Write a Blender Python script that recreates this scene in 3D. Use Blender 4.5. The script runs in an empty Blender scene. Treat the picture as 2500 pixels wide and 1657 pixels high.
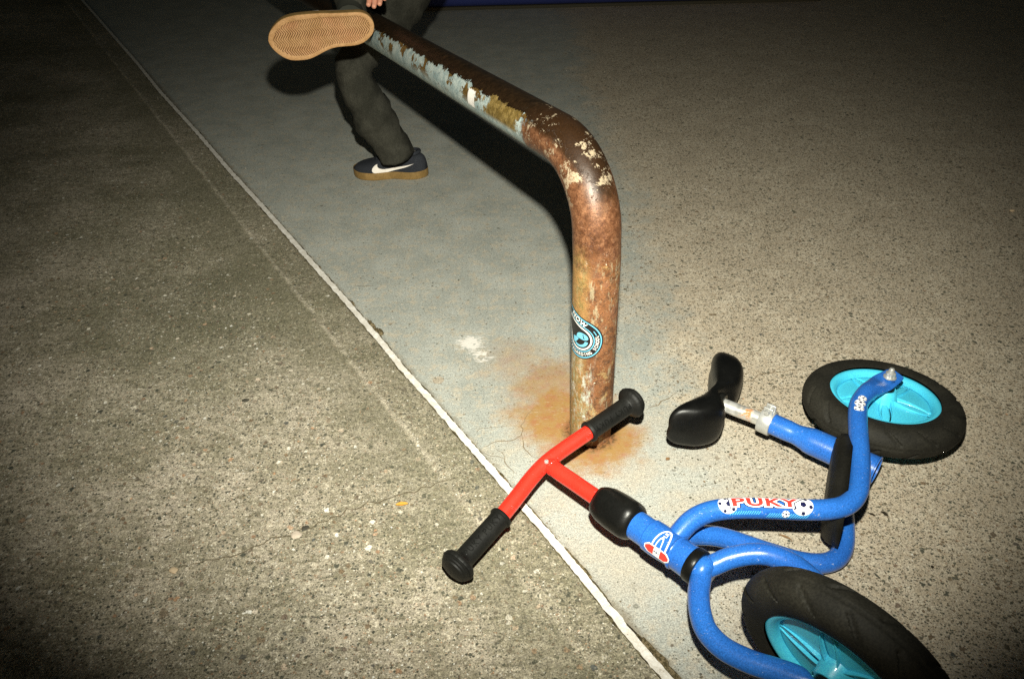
import bpy, bmesh, math, random
from mathutils import Vector, Matrix, noise
V = Vector
random.seed(7)
sc = bpy.context.scene

# ------------------------------------------------------------------ camera (28 mm lens, hand held, looking down)
FPX, PITCH, CAMH = 1921.0, math.radians(35.8), 1.07
ROLL = math.atan2(58, 2665)
fwd = V((0, math.cos(PITCH), -math.sin(PITCH)))
r0 = V((1, 0, 0)); u0 = r0.cross(fwd)
cr, sr = math.cos(ROLL), math.sin(ROLL)
right = cr*r0 - sr*u0; up = sr*r0 + cr*u0
CAM = V((0, 0, CAMH))
cam = bpy.data.cameras.new('camera'); camo = bpy.data.objects.new('camera', cam)
sc.collection.objects.link(camo); sc.camera = camo
cam.sensor_width = 36; cam.lens = FPX/2500*36; cam.clip_start = .02; cam.clip_end = 300
m3 = Matrix((right, up, -fwd)).transposed()
camo.matrix_world = Matrix.Translation(CAM) @ m3.to_4x4()

# ------------------------------------------------------------------ night sky
w = bpy.data.worlds.new('World'); sc.world = w; w.use_nodes = True
wn = w.node_tree; bg = wn.nodes['Background']
sky = wn.nodes.new('ShaderNodeTexSky'); sky.sky_type = 'NISHITA'; sky.sun_disc = False
sky.sun_elevation = math.radians(4); sky.sun_rotation = math.radians(200)
sky.air_density = .6; sky.dust_density = 4.0
tint = wn.nodes.new('ShaderNodeMix'); tint.data_type = 'RGBA'; tint.blend_type = 'MULTIPLY'; tint.inputs[0].default_value = 1; tint.inputs[7].default_value = (1.0, .95, .66, 1)
wn.links.new(sky.outputs[0], tint.inputs[6]); wn.links.new(tint.outputs[2], bg.inputs[0]); bg.inputs[1].default_value = .02

# ------------------------------------------------------------------ the camera's flash gun: the one light of this night photograph
fl = bpy.data.lights.new('camera_flash', 'SPOT'); flo = bpy.data.objects.new('camera_flash', fl)
sc.collection.objects.link(flo)
fl.energy = 312; fl.color = (1.0, .985, .845); fl.spot_size = math.radians(71.5); fl.spot_blend = 1.0
fl.shadow_soft_size = .016
def ray(x, y): return fwd + right*((x-1250)/FPX) - up*((y-828)/FPX)
def at(x, y, h=0.0):
    d = ray(x, y); return CAM + d*((h-CAMH)/d.z)
def atz(x, y, z): return CAM + ray(x, y)*z
LPOS = CAM + up*.197 + right*.012
fz = -(at(1290, 735) - LPOS).normalized(); fx = (right - fz*right.dot(fz)).normalized(); fy = fz.cross(fx)
flo.matrix_world = Matrix.Translation(LPOS) @ Matrix((fx, fy, fz)).transposed().to_4x4() @ Matrix.Diagonal((1.26, 1, 1, 1))   # a flash reflector throws a wide, low beam

sc.view_settings.view_transform = 'Standard'; sc.view_settings.look = 'None'
sc.view_settings.exposure = 0.0; sc.view_settings.gamma = 1.0
sc.cycles.max_bounces = 6; sc.cycles.use_denoising = False

# ------------------------------------------------------------------ helpers
def link(o, parent=None):
    sc.collection.objects.link(o)
    if parent:
        o.parent = parent
        bpy.context.view_layer.update()
        o.matrix_parent_inverse = parent.matrix_world.inverted()
    return o
def tag(o, label=None, cat=None, group=None, kind=None):
    if label: o['label'] = label
    if cat: o['category'] = cat
    if group: o['group'] = group
    if kind: o['kind'] = kind
    return o
def empty(name, loc):
    o = bpy.data.objects.new(name, None); sc.collection.objects.link(o); o.location = loc
    o.empty_display_size = .05
    bpy.context.view_layer.update(); return o
def mesh(name, vs, fs, mat, parent=None, smooth=True, uv=None):
    me = bpy.data.meshes.new(name); me.from_pydata([tuple(v) for v in vs], [], fs); me.update()
    if uv:
        L = me.uv_layers.new(name='UVMap')
        for p in me.polygons:
            us = [uv[v] for v in p.vertices]
            for li, v, q in zip(p.loop_indices, p.vertices, us): L.data[li].uv = q
    for p in me.polygons: p.use_smooth = smooth
    if mat: me.materials.append(mat)
    o = bpy.data.objects.new(name, me); return link(o, parent)
def cr_pts(P, sub=8):
    """Catmull-Rom through tuples (any length)"""
    out = []; n = len(P)
    for i in range(n-1):
        p0 = P[max(i-1, 0)]; p1 = P[i]; p2 = P[i+1]; p3 = P[min(i+2, n-1)]
        for k in range(sub):
            t = k/sub
            out.append(tuple(.5*((2*b)+(-a+c)*t+(2*a-5*b+4*c-d)*t*t+(-a+3*b-3*c+d)*t**3) for a, b, c, d in zip(p0, p1, p2, p3)))
    out.append(tuple(P[-1])); return out
def sweep(P, ra, rb=None, ref=V((0, 0, 1)), seg=28, caps=True, minimal=True):
    """rings of verts along P; returns verts, faces, uv and frames"""
    n = len(P); P = [V(p) for p in P]
    rb = rb or ra; vs = []; fs = []; uv = []; fr = []
    s = 0; prev = None
    for i in range(n):
        t = (P[min(i+1, n-1)]-P[max(i-1, 0)]).normalized()
        if prev is None or not minimal: e = ref - t*ref.dot(t)
        else: e = prev - t*prev.dot(t)
        e.normalize(); prev = e; f = t.cross(e)
        if i: s += (P[i]-P[i-1]).length
        fr.append((P[i], t, e, f, s))
        for k in range(seg+1):
            a = 2*math.pi*k/seg
            vs.append(P[i]+e*(math.cos(a)*ra[i])+f*(math.sin(a)*rb[i])); uv.append((k/seg, s))
    W = seg+1
    for i in range(n-1):
        for k in range(seg):
            a = i*W+k; fs.append((a, a+1, a+W+1, a+W))
    if caps:
        for i, flip in ((0, True), (n-1, False)):
            c = len(vs); vs.append(P[i]); uv.append((0, fr[i][4]))
            for k in range(seg):
                a = i*W+k
                fs.append((c, a+1, a) if flip else (c, a, a+1))
    return vs, fs, uv, fr
def tube(name, pts, r, mat, parent=None, sub=8, seg=28, caps=True, ref=V((0, 0, 1)), minimal=True, flat=None):
    """pts: list of Vector or (Vector, ra[, rb])"""
    Q = []
    for p in pts:
        if isinstance(p, tuple) and isinstance(p[0], Vector): Q.append((*p[0], p[1], p[2] if len(p) > 2 else p[1]))
        else: Q.append((*p, r, r))
    Q = cr_pts(Q, sub) if sub > 1 else Q
    P = [V(q[:3]) for q in Q]; ra = [max(q[3], 1e-4) for q in Q]; rb = [max(q[4], 1e-4) for q in Q]
    vs, fs, uv, fr = sweep(P, ra, rb, ref, seg, caps, minimal)
    o = mesh(name, vs, fs, mat, parent, True, uv)
    return o, fr
def weld(o, d=1e-5):
    bm = bmesh.new(); bm.from_mesh(o.data); bmesh.ops.remove_doubles(bm, verts=bm.verts, dist=d)
    bmesh.ops.recalc_face_normals(bm, faces=bm.faces); bm.to_mesh(o.data); bm.free(); return o
def autosharp(o, ang=35):
    me = o.data
    bm = bmesh.new(); bm.from_mesh(me)
    bmesh.ops.remove_doubles(bm, verts=bm.verts, dist=1e-6)
    for e in bm.edges:
        if len(e.link_faces) == 2 and e.calc_face_angle(0) > math.radians(ang): e.smooth = False
    bm.to_mesh(me); bm.free(); return o
def basis(axis, ref=V((0, 0, 1))):
    a = axis.normalized(); e = (ref-a*ref.dot(a)).normalized(); return a, e, a.cross(e)
def lathe(name, prof, O, axis, mat, parent=None, seg=48, ref=V((0, 0, 1)), closed=False, disp=None, sharp=35):
    """prof: [(t along axis, radius)]; disp(angle, index, t, r) -> dr"""
    a, e, f = basis(axis, ref); vs = []; fs = []; uv = []
    n = len(prof); W = seg+1; s = 0
    for i, (t, r) in enumerate(prof):
        if i: s += math.hypot(t-prof[i-1][0], r-prof[i-1][1])
        for k in range(seg+1):
            q = 2*math.pi*(k % seg)/seg; rr = r+(disp(q, i, t, r) if disp else 0)
            vs.append(O+a*t+e*(math.cos(q)*rr)+f*(math.sin(q)*rr)); uv.append((k/seg, s))
    for i in range(n-1 if not closed else n):
        j = (i+1) % n
        for k in range(seg): fs.append((i*W+k, i*W+k+1, j*W+k+1, j*W+k))
    o = mesh(name, vs, fs, mat, parent, True, uv)
    bm = bmesh.new(); bm.from_mesh(o.data); bmesh.ops.remove_doubles(bm, verts=bm.verts, dist=1e-6)
    bmesh.ops.recalc_face_normals(bm, faces=bm.faces)
    for ed in bm.edges:
        if len(ed.link_faces) == 2 and ed.calc_face_angle(0) > math.radians(sharp): ed.smooth = False
    bm.to_mesh(o.data); bm.free()
    return o
def rbox(name, c, ax, ay, az, dims, mat, parent=None, bev=.002):
    bm = bmesh.new(); bmesh.ops.create_cube(bm, size=1)
    M = Matrix((ax*dims[0], ay*dims[1], az*dims[2])).transposed()
    for v in bm.verts: v.co = c + M @ v.co
    bmesh.ops.bevel(bm, geom=list(bm.edges), offset=bev, segments=3, affect='EDGES', profile=.5)
    bmesh.ops.recalc_face_normals(bm, faces=bm.faces)
    me = bpy.data.meshes.new(name); bm.to_mesh(me); bm.free()
    for p in me.polygons: p.use_smooth = True
    me.materials.append(mat); o = bpy.data.objects.new(name, me); return link(o, parent)

# ------------------------------------------------------------------ node helper
class N:
    def __init__(s, name, rough=.5, spec=.5, metal=0.0, coat=0.0):
        s.m = bpy.data.materials.new(name); s.m.use_nodes = True; s.t = s.m.node_tree; s.b = s.t.nodes['Principled BSDF']
        s.b.inputs['Roughness'].default_value = rough; s.b.inputs['Metallic'].default_value = metal
        s.b.inputs['Specular IOR Level'].default_value = spec; s.b.inputs['Coat Weight'].default_value = coat
        s.b.inputs['Coat Roughness'].default_value = .08
    def nd(s, t, **k):
        n = s.t.nodes.new(t)
        for a, b in k.items(): setattr(n, a, b)
        return n
    def put(s, sock, v):
        if hasattr(v, 'is_output') or isinstance(v, bpy.types.NodeSocket): s.t.links.new(v, sock)
        elif isinstance(v, (tuple, list)) and len(v) == 3 and sock.type == 'RGBA': sock.default_value = (*v, 1)
        else: sock.default_value = v
    def m_(s, op, a, b=0.0, c=None, clamp=False):
        n = s.nd('ShaderNodeMath', operation=op, use_clamp=clamp); s.put(n.inputs[0], a); s.put(n.inputs[1], b)
        if c is not None: s.put(n.inputs[2], c)
        return n.outputs[0]
    def add(s, a, b): return s.m_('ADD', a, b)
    def sub(s, a, b): return s.m_('SUBTRACT', a, b)
    def mul(s, a, b): return s.m_('MULTIPLY', a, b)
    def mx(s, a, b): return s.m_('MAXIMUM', a, b)
    def ss(s, v, a, b):
        n = s.nd('ShaderNodeMapRange', interpolation_type='SMOOTHSTEP'); s.put(n.inputs[0], v)
        s.put(n.inputs[1], a); s.put(n.inputs[2], b); return n.outputs[0]
    def ssi(s, v, a, b): return s.sub(1.0, s.ss(v, a, b))
    def mix(s, f, a, b, mode='MIX'):
        n = s.nd('ShaderNodeMix', data_type='RGBA', blend_type=mode); s.put(n.inputs[0], f); s.put(n.inputs[6], a); s.put(n.inputs[7], b)
        return n.outputs[2]
    def obj(s): return s.nd('ShaderNodeTexCoord').outputs['Object']
    def uv(s): return s.nd('ShaderNodeTexCoord').outputs['UV']
    def vec(s, v, scale=(1, 1, 1), loc=(0, 0, 0), rot=(0, 0, 0)):
        n = s.nd('ShaderNodeMapping'); s.put(n.inputs[0], v); n.inputs['Scale'].default_value = scale
        n.inputs['Location'].default_value = loc; n.inputs['Rotation'].default_value = rot; return n.outputs[0]
    def sep(s, v):
        n = s.nd('ShaderNodeSeparateXYZ'); s.put(n.inputs[0], v); return n.outputs
    def noise(s, v, scale, det=4, rough=.55, dist=0.0, col=False):
        n = s.nd('ShaderNodeTexNoise'); s.put(n.inputs['Vector'], v); n.inputs['Scale'].default_value = scale
        n.inputs['Detail'].default_value = det; n.inputs['Roughness'].default_value = rough; n.inputs['Distortion'].default_value = dist
        return n.outputs[1] if col else n.outputs[0]
    def vor(s, v, scale, rnd=1.0, feat='F1'):
        n = s.nd('ShaderNodeTexVoronoi', feature=feat); s.put(n.inputs['Vector'], v); n.inputs['Scale'].default_value = scale
        n.inputs['Randomness'].default_value = rnd; return n.outputs[0], (n.outputs[1] if feat == 'F1' else None)
    def ramp(s, f, stops):
        n = s.nd('ShaderNodeValToRGB'); s.put(n.inputs[0], f); e = n.color_ramp.elements
        while len(e) < len(stops): e.new(.5)
        for x, (p, c) in zip(e, stops): x.position = p; x.color = (*c, 1)
        return n.outputs[0]
    def bump(s, h, dist=.001, st=1.0):
        n = s.nd('ShaderNodeBump'); s.put(n.inputs['Height'], h); n.inputs['Distance'].default_value = dist; n.inputs['Strength'].default_value = st
        s.t.links.new(n.outputs[0], s.b.inputs['Normal']); return n
    def col(s, c): s.put(s.b.inputs['Base Color'], c); return s.m
    def rough(s, v): s.put(s.b.inputs['Roughness'], v)
    def blob(s, xy, c, r, soft=.5, warp=None):
        """soft round mask about world point c on the ground (r metres)"""
        n = s.nd('ShaderNodeVectorMath', operation='DISTANCE'); s.put(n.inputs[0], xy); n.inputs[1].default_value = (c[0], c[1], 0)
        d = n.outputs['Value']
        if warp is not None: d = s.add(d, warp)
        return s.ssi(d, r*(1-soft), r*(1+soft))

# ------------------------------------------------------------------ the line between the two slabs (straight joint, painted white)
LA, LB = at(254, 63), at(1638, 1657)
LD = (LB-LA).normalized(); LN = V((-LD.y, LD.x, 0))           # LN points to the blue-grey slab
if LN.dot(at(1500, 700)-LA) < 0: LN = -LN
LPX = [(254, 65), (335, 156), (393, 228), (482, 326), (562, 420), (638, 503), (714, 589), (759, 641), (799, 686), (825, 715), (883, 782), (941, 850), (987, 908), (1032, 957), (1050, 977), (1080, 1013), (1107, 1043), (1145, 1087), (1181, 1128), (1243, 1200), (1316, 1283), (1366, 1342), (1448, 1441), (1515, 1525), (1579, 1603), (1625, 1657)]
LPTS = [LA-LD*4] + [at(*p) for p in LPX[1:-1]] + [LB+LD*.35, LB+LD*1.5]

# ---- stone speckle shared by both slabs
def speckle(n, co, dens, col, sizes=((210, 1.0), (340, 1.2), (105, .30)), dark=(.05, .052, .042)):
    """scatter of aggregate grains; dens: socket or float 0..1"""
    h = None; tot = None
    for i, (sc_, amt) in enumerate(sizes):
        wv = n.noise(co, sc_*1.3, 2, .6, col=True)
        jig = n.nd('ShaderNodeVectorMath', operation='MULTIPLY_ADD'); n.put(jig.inputs[0], wv); jig.inputs[1].default_value = (.9/sc_,)*3; n.put(jig.inputs[2], co)
        d, c = n.vor(n.vec(jig.outputs[0], loc=(3.1*i, 1.7*i, 0)), sc_)
        rs = n.sep(c)
        size = n.mul(n.mul(rs[0], rs[0]), .62)
        on = n.ss(n.sub(n.mul(dens, amt), rs[1]), -.05, .05)
        mk = n.mul(on, n.ssi(d, n.mul(size, .75), n.add(size, .06)))
        tone = n.ramp(rs[2], [(0, dark), (.45, (.10, .096, .07)), (.62, (.17, .12, .075)), (.74, (.075, .08, .075)), (.86, (.33, .20, .12)), (.93, (.55, .50, .42)), (1, (.62, .6, .55))])
        col = n.mix(mk, col, tone)
        tot = mk if tot is None else n.mx(tot, mk)
    return col, tot

# ---- right slab: worn blue-grey paint over concrete with aggregate
def ground_mat():
    n = N('painted_concrete', rough=.82, spec=.25); co = n.obj(); x, y, z = n.sep(co)
    dist = n.add(n.mul(n.sub(x, LA.x), LN.x), n.mul(n.sub(y, LA.y), LN.y))     # metres from the joint
    big = n.noise(co, 1.7, 3, .5); mid = n.noise(co, 9, 5, .6); fine = n.noise(co, 420, 3, .7); fine2 = n.noise(co, 900, 2, .7)
    PA, PBB = at(1800, 1540), at(1500, 430); PD = (PBB-PA).normalized(); PN = V((PD.y, -PD.x, 0))
    d2 = n.add(n.mul(n.sub(x, PA.x), PN.x), n.mul(n.sub(y, PA.y), PN.y))       # metres beyond the edge of the paint
    wear = n.ss(n.add(d2, n.add(n.mul(n.sub(big, .5), .40), n.mul(n.sub(mid, .5), .25))), -.16, .22)   # 0 = painted, 1 = bare aggregate
    # paint holds better towards the near corner by the front wheel
    con = n.mix(n.ss(mid, .35, .7), (.37, .315, .245), (.47, .41, .325))
    con = n.mix(n.ss(n.noise(co, 60, 4, .7), .42, .62), con, (.36, .30, .225))
    pnt = n.mix(n.ss(mid, .3, .75), (.262, .272, .250), (.345, .352, .325))
    pnt = n.mix(n.mul(n.ss(n.noise(co, 38, 6, .75), .48, .62), .6), pnt, (.40, .345, .265))
    pnt = n.mix(n.mul(n.ss(n.noise(n.vec(co, (1, 5, 1), rot=(0, 0, .9)), 9, 6, .8), .56, .66), .5), pnt, (.24, .235, .20))
    col = n.mix(n.ss(n.add(wear, n.mul(n.sub(n.noise(co, 22, 6, .75), .5), 1.3)), .10, .70), pnt, con)
    # bare, almost white patches round the foot of the post
    nearpost = n.blob(co, at(1560, 1230), .24, .6, n.mul(n.sub(n.noise(co, 8, 4, .6), .5), .3))
    col = n.mix(n.mul(nearpost, .75), col, n.mix(n.ss(mid, .4, .6), (.36, .33, .28), (.325, .33, .305)))
    dens = n.add(n.mul(wear, .74), .05)
    col, sp = speckle(n, co, n.mul(dens, n.sub(1.0, n.mul(nearpost, .5))), col)
    col = n.mix(.6, col, n.mix(n.ss(fine, .3, .7), (.22, .22, .22), (.92, .92, .90)), 'OVERLAY')
    col = n.mix(n.add(.27, n.mul(wear, .19)), col, n.mix(n.ss(n.noise(co, 150, 5, .85), .36, .64), (.24, .24, .24), (.80, .80, .78)), 'OVERLAY')
    # rust run-off from the post
    wp = n.mul(n.sub(n.noise(co, 16, 6, .7), .5), .15)
    r1 = n.blob(co, at(1385, 1015), .105, .45, wp)
    r2 = n.blob(co, at(1480, 1075), .07, .5, wp)
    r2b = n.blob(co, at(1430, 1095), .06, .5, wp)
    r3 = n.blob(co, at(1340, 940), .085, .6, wp); r4 = n.blob(co, at(1265, 885), .07, .7, wp)
    rust = n.mx(n.mx(r1, n.mx(r2, r2b)), n.mx(n.mul(r3, .75), n.mul(r4, .42)))
    rust = n.mul(rust, n.add(.62, n.mul(n.noise(co, 45, 5, .7), .6)))
    rc = n.mix(n.ss(n.noise(co, 30, 5, .7), .42, .66), (.31, .17, .045), (.31, .125, .045))
    col = n.mix(n.m_('MINIMUM', n.mul(rust, 1.0), .93), col, rc)
    scr = n.noise(n.vec(co, (60, 500, 1), rot=(0, 0, .5)), 1, 3, .7)
    col = n.mix(n.mul(n.mul(r1, n.ss(scr, .62, .7)), .75), col, (.62, .56, .46))
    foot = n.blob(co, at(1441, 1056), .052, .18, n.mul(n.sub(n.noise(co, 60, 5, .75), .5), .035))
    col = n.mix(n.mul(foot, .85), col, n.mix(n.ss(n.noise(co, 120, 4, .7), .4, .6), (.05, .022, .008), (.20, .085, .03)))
    # chalky splash
    ws = n.mul(n.sub(n.noise(n.vec(co, (1, 2.6, 1), rot=(0, 0, .25)), 42, 6, .8), .5), .12)
    w1 = n.mx(n.blob(co, at(1148, 838), .026, .25, ws), n.blob(co, at(1178, 868), .018, .25, ws))
    w1 = n.mul(w1, n.ssi(n.noise(co, 30, 3), .56, .62))
    col = n.mix(n.mul(w1, .8), col, (.72, .68, .63))
    # dirt in the joint
    dj = n.ssi(n.add(n.m_('ABSOLUTE', dist), n.mul(n.sub(n.noise(co, 30, 6, .8), .5), .05)), .006, .024)
    col = n.mix(n.mul(dj, .7), col, (.16, .13, .085))
    n.bump(n.add(n.mul(sp, -.7), n.add(n.mul(fine, .9), n.mul(n.noise(co, 120, 4, .7), .8))), .0011, .55)
    return n.col(col)
# ---- left slab: old rough concrete
def slab_mat():
    n = N('rough_concrete', rough=.9, spec=.2); co = n.obj(); x, y, z = n.sep(co)
    dist = n.m_('ABSOLUTE', n.add(n.mul(n.sub(x, LA.x), LN.x), n.mul(n.sub(y, LA.y), LN.y)))
    wob = n.mul(n.sub(n.noise(co, 7, 4, .6), .5), .02)
    mid = n.noise(co, 5, 6, .65); big = n.noise(co, 1.6, 3, .5)
    col = n.mix(n.ss(mid, .33, .68), (.225, .198, .145), (.42, .365, .30))
    col = n.mix(n.mul(n.ss(big, .40, .62), .6), col, (.165, .155, .105))
    streak = n.noise(n.vec(co, (4, 22, 1), rot=(0, 0, -.25)), 4, 5, .75)
    col = n.mix(n.mul(n.ss(streak, .48, .64), .6), col, (.125, .115, .075))
    col = n.mix(n.mul(n.ss(n.noise(n.vec(co, (1, 1, 1), (3, 8, 0)), 3.2, 6, .7), .55, .70), .5), col, (.115, .11, .07))
    col = n.mix(n.mul(n.ss(n.noise(co, 70, 5, .8), .5, .63), .75), col, (.135, .12, .08))
    col = n.mix(n.mul(n.ss(n.noise(n.vec(co, loc=(5, 2, 0)), 110, 5, .8), .54, .64), .6), col, (.62, .56, .46))
    col = n.mix(n.mul(n.ss(n.noise(n.vec(co, (1, 1.6, 1), (7, 3, 0)), 1.15, 7, .68), .49, .66), .55), col, (.085, .082, .050))
    col, sp = speckle(n, co, n.add(.50, n.mul(big, .25)), col, ((200, 1.0), (340, 1.1), (105, .40), (60, .03)))
    # float mark that runs beside the joint: darker band, pale ridge
    dd = n.add(dist, wob)
    band = n.mx(n.mul(n.ss(dd, .085, .095), n.ssi(dd, .11, .26)), n.mul(n.ssi(dd, .05, .085), .5))
    col = n.mix(n.mul(band, .5), col, (.13, .12, .08))
    ridge = n.mul(n.ss(dd, .076, .082), n.ssi(dd, .084, .093))
    along = n.add(n.mul(n.sub(x, LA.x), LD.x), n.mul(n.sub(y, LA.y), LD.y))
    ridge = n.mul(n.mul(ridge, n.ssi(along, (at(1060, 1230)-LA).dot(LD)-.25, (at(1060, 1230)-LA).dot(LD)+.15)), n.ss(n.noise(co, 14, 5, .7), .40, .58))
    col = n.mix(n.mul(ridge, .45), col, (.46, .41, .33))
    fine = n.noise(co, 420, 3, .7)
    col = n.mix(.62, col, n.mix(n.ss(fine, .3, .7), (.18, .18, .18), (.94, .94, .91)), 'OVERLAY')
    col = n.mix(.45, col, n.mix(n.ss(n.noise(co, 150, 5, .85), .36, .64), (.24, .24, .24), (.80, .80, .78)), 'OVERLAY')
    dj = n.ssi(n.add(dist, n.mul(n.sub(n.noise(co, 30, 6, .8), .5), .03)), .004, .016)
    col = n.mix(n.mul(dj, .5), col, (.13, .11, .07))
    n.bump(n.add(n.mul(ridge, 1.4), n.add(n.mul(fine, .9), n.add(n.mul(n.noise(co, 70, 5, .8), 1.6), n.mul(sp, -.6)))), .0016, .65)
    return n.col(col)

# ---- ground sheets
G = 60
gnd = mesh('ground', [(-G, -G, -.0), (G, -G, -.0), (G, G, -.0), (-G, G, -.0)], [(0, 1, 2, 3)], ground_mat(), smooth=False)
tag(gnd, kind='structure')
left_pts = [p.copy() for p in LPTS]
pts = [LA-LD*50] + left_pts + [LB+LD*50]
sv = [V((p.x, p.y, .004)) for p in pts]; far = [V((p.x, p.y, .004))-LN*45 for p in (pts[-1], pts[0])]
slab = mesh('pavement', sv+far, [tuple(range(len(sv)+2))], slab_mat(), smooth=False)
tag(slab, kind='structure')
for p in slab.data.polygons:
    if p.normal.z < 0: slab.data.flip_normals(); break

def ribbon(name, pts, wl, wr, z, mat, parent=None, step=.006, jag=.0, seed=0, thick=0.0, taper=False, freq=60):
    """flat strip along a polyline with ragged edges"""
    P = []; 
    for i in range(len(pts)-1):
        L = (pts[i+1]-pts[i]).length; k = max(1, int(L/step))
        for j in range(k): P.append(pts[i].lerp(pts[i+1], j/k))
    P.append(pts[-1]); vs = []; fs = []; s = 0; M = len(P)
    for i, p in enumerate(P):
        t = (P[min(i+1, M-1)]-P[max(i-1, 0)]); t.z = 0; t.normalize(); nn = V((-t.y, t.x, 0))
        if i: s += (P[i]-P[i-1]).length
        tp = min(1, i/(M*.15+1), (M-1-i)/(M*.4+1)) if taper else 1
        a = wl*tp*(1+jag*(noise.noise(V((s*freq, seed, 0)))+.6*noise.noise(V((s*freq*3.1, seed+4, 0)))))
        b = wr*tp*(1+jag*(noise.noise(V((s*freq, seed+9, 0)))+.6*noise.noise(V((s*freq*2.7, seed+13, 0)))))
        vs += [V((p.x, p.y, z))+nn*max(a, -.5*abs(b)), V((p.x, p.y, z))-nn*max(b, -.5*abs(a))]
        if i: fs.append((2*i-2, 2*i-1, 2*i+1, 2*i))
    o = mesh(name, vs, fs, mat, parent, False)
    if o.data.polygons[0].normal.z < 0: o.data.flip_normals()
    return o
# white painted line over the joint
n = N('white_line_paint', rough=.75, spec=.3); co = n.obj()
ch = n.ss(n.noise(n.vec(co, (1, 1, 1)), 110, 6, .8), .60, .66)
c = n.mix(n.ss(n.noise(co, 60, 4, .7), .4, .7), (.56, .52, .46), (.76, .73, .68)); c = n.mix(n.mul(ch, .9), c, (.28, .23, .17))
c = n.mix(.3, c, n.mix(n.ss(n.noise(co, 420, 3, .7), .3, .7), (.3, .3, .3), (.8, .8, .8)), 'OVERLAY'); n.bump(n.noise(co, 300, 4), .0008, .5); WHITE_LINE = n.col(c)
wl = ribbon('painted_line', LPTS[:-1]+[LB+LD*.9], .0070, .0070, .0052, WHITE_LINE, None, .003, .34, 3, freq=42)
tag(wl, 'thin ragged white painted line running diagonally along the concrete joint', 'line')
n = N('joint_dirt', rough=.95, spec=.1); co = n.obj(); DIRT = n.col(n.mix(n.ss(n.noise(co, 90, 4, .7), .4, .6), (.022, .016, .009), (.10, .085, .045)))
mid_pts = [p for p in LPTS[1:-1]]
side = 1 if True else -1
def off(pts, d): return [p+LN*d for p in pts]
sgn = 1 if V((-LD.y, LD.x, 0)).dot(LN) > 0 else -1
# dark open joint on the left of the line, crumbled edge on its right
ribbon('joint_gap', off(mid_pts, -.0078), .0010, .0012, .0047, DIRT, slab, .004, 2.6, 21, freq=16)
ribbon('joint_gap', off(mid_pts, .0078), .0012, .0010, .0044, DIRT, slab, .004, 2.6, 35, freq=20)
n = N('crack_dirt', rough=.95, spec=.1); CRACK = n.col((.17, .125, .075))
def crack(px, wd, parent, z, mat=CRACK, wig=.004, seed=0):
    P = [at(*p) for p in px]; Q = []
    for i in range(len(P)-1):
        L = (P[i+1]-P[i]).length; k = max(2, int(L/.007)); t = (P[i+1]-P[i]).normalized(); nn = V((-t.y, t.x, 0))
        for j in range(k):
            a = P[i].lerp(P[i+1], j/k); Q.append(a+nn*wig*noise.noise(V((a.x*55, a.y*55, seed)))*2)
    Q.append(P[-1])
    return ribbon('crack', Q, wd, wd, z, mat, parent, .01, .8, seed+2, taper=True, freq=60)
for i, (px, wd) in enumerate([
    ([(1166, 1102), (1200, 1082), (1260, 1072), (1275, 1062), (1272, 1040), (1290, 1010), (1320, 988)], .0009),
    ([(1275, 1062), (1278, 1090), (1300, 1110), (1330, 1122)], .0010),
    ([(1582, 1002), (1620, 975), (1650, 960), (1680, 962)], .0010), ([(1795, 930), (1835, 930), (1850, 915), (1920, 905), (1990, 900)], .0009),
    ([(1166, 1102), (1230, 1120), (1252, 1150), (1240, 1180)], .0005), ([(1205, 1085), (1222, 1110), (1262, 1160)], .0004),
    ([(1150, 1060), (1190, 1045), (1240, 1040)], .0004), ([(865, 697), (880, 699), (920, 697)], .0009),
    ([(1230, 1160), (1238, 1175), (1245, 1190)], .0012)]):
    crack(px, wd, gnd, .0006+.0001*i, seed=i)
n = N('slab_crack_dirt', rough=.95, spec=.1); SCRACK = n.col((.10, .08, .05))
for i, (px, wd) in enumerate([([(1180, 1142), (1150, 1150), (1100, 1172), (1050, 1190), (1000, 1204), (940, 1222), (880, 1240), (820, 1262), (770, 1285), (740, 1300), (690, 1310), (640, 1325),
                               (600, 1352), (540, 1368), (440, 1390), (330, 1415), (220, 1455), (100, 1490)], .0011),
                              ([(300, 1150), (360, 1180), (400, 1210)], .0006)]):
    crack(px, wd, slab, .0047, SCRACK, .006, seed=30+i)
# round core mark in the painted slab
n = N('core_plug_concrete', rough=.9, spec=.2); co = n.obj(); c_, _ = speckle(n, co, .9, (.36, .31, .24), ((260, 1.0), (400, 1.0))); CORE = n.col(c_)
cc = at(1070, 928); vs = [cc+V((0, 0, .0012))]
for k in range(26):
    a = k/26*2*math.pi; rr = .0125*(1+.12*noise.noise(V((math.cos(a)*2, math.sin(a)*2, 3))))
    vs.append(cc+V((math.cos(a)*rr, math.sin(a)*rr, .0012)))
mesh('core_plug', vs, [(0, k+1, (k+1) % 26+1) for k in range(26)], CORE, gnd, False)
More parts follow.
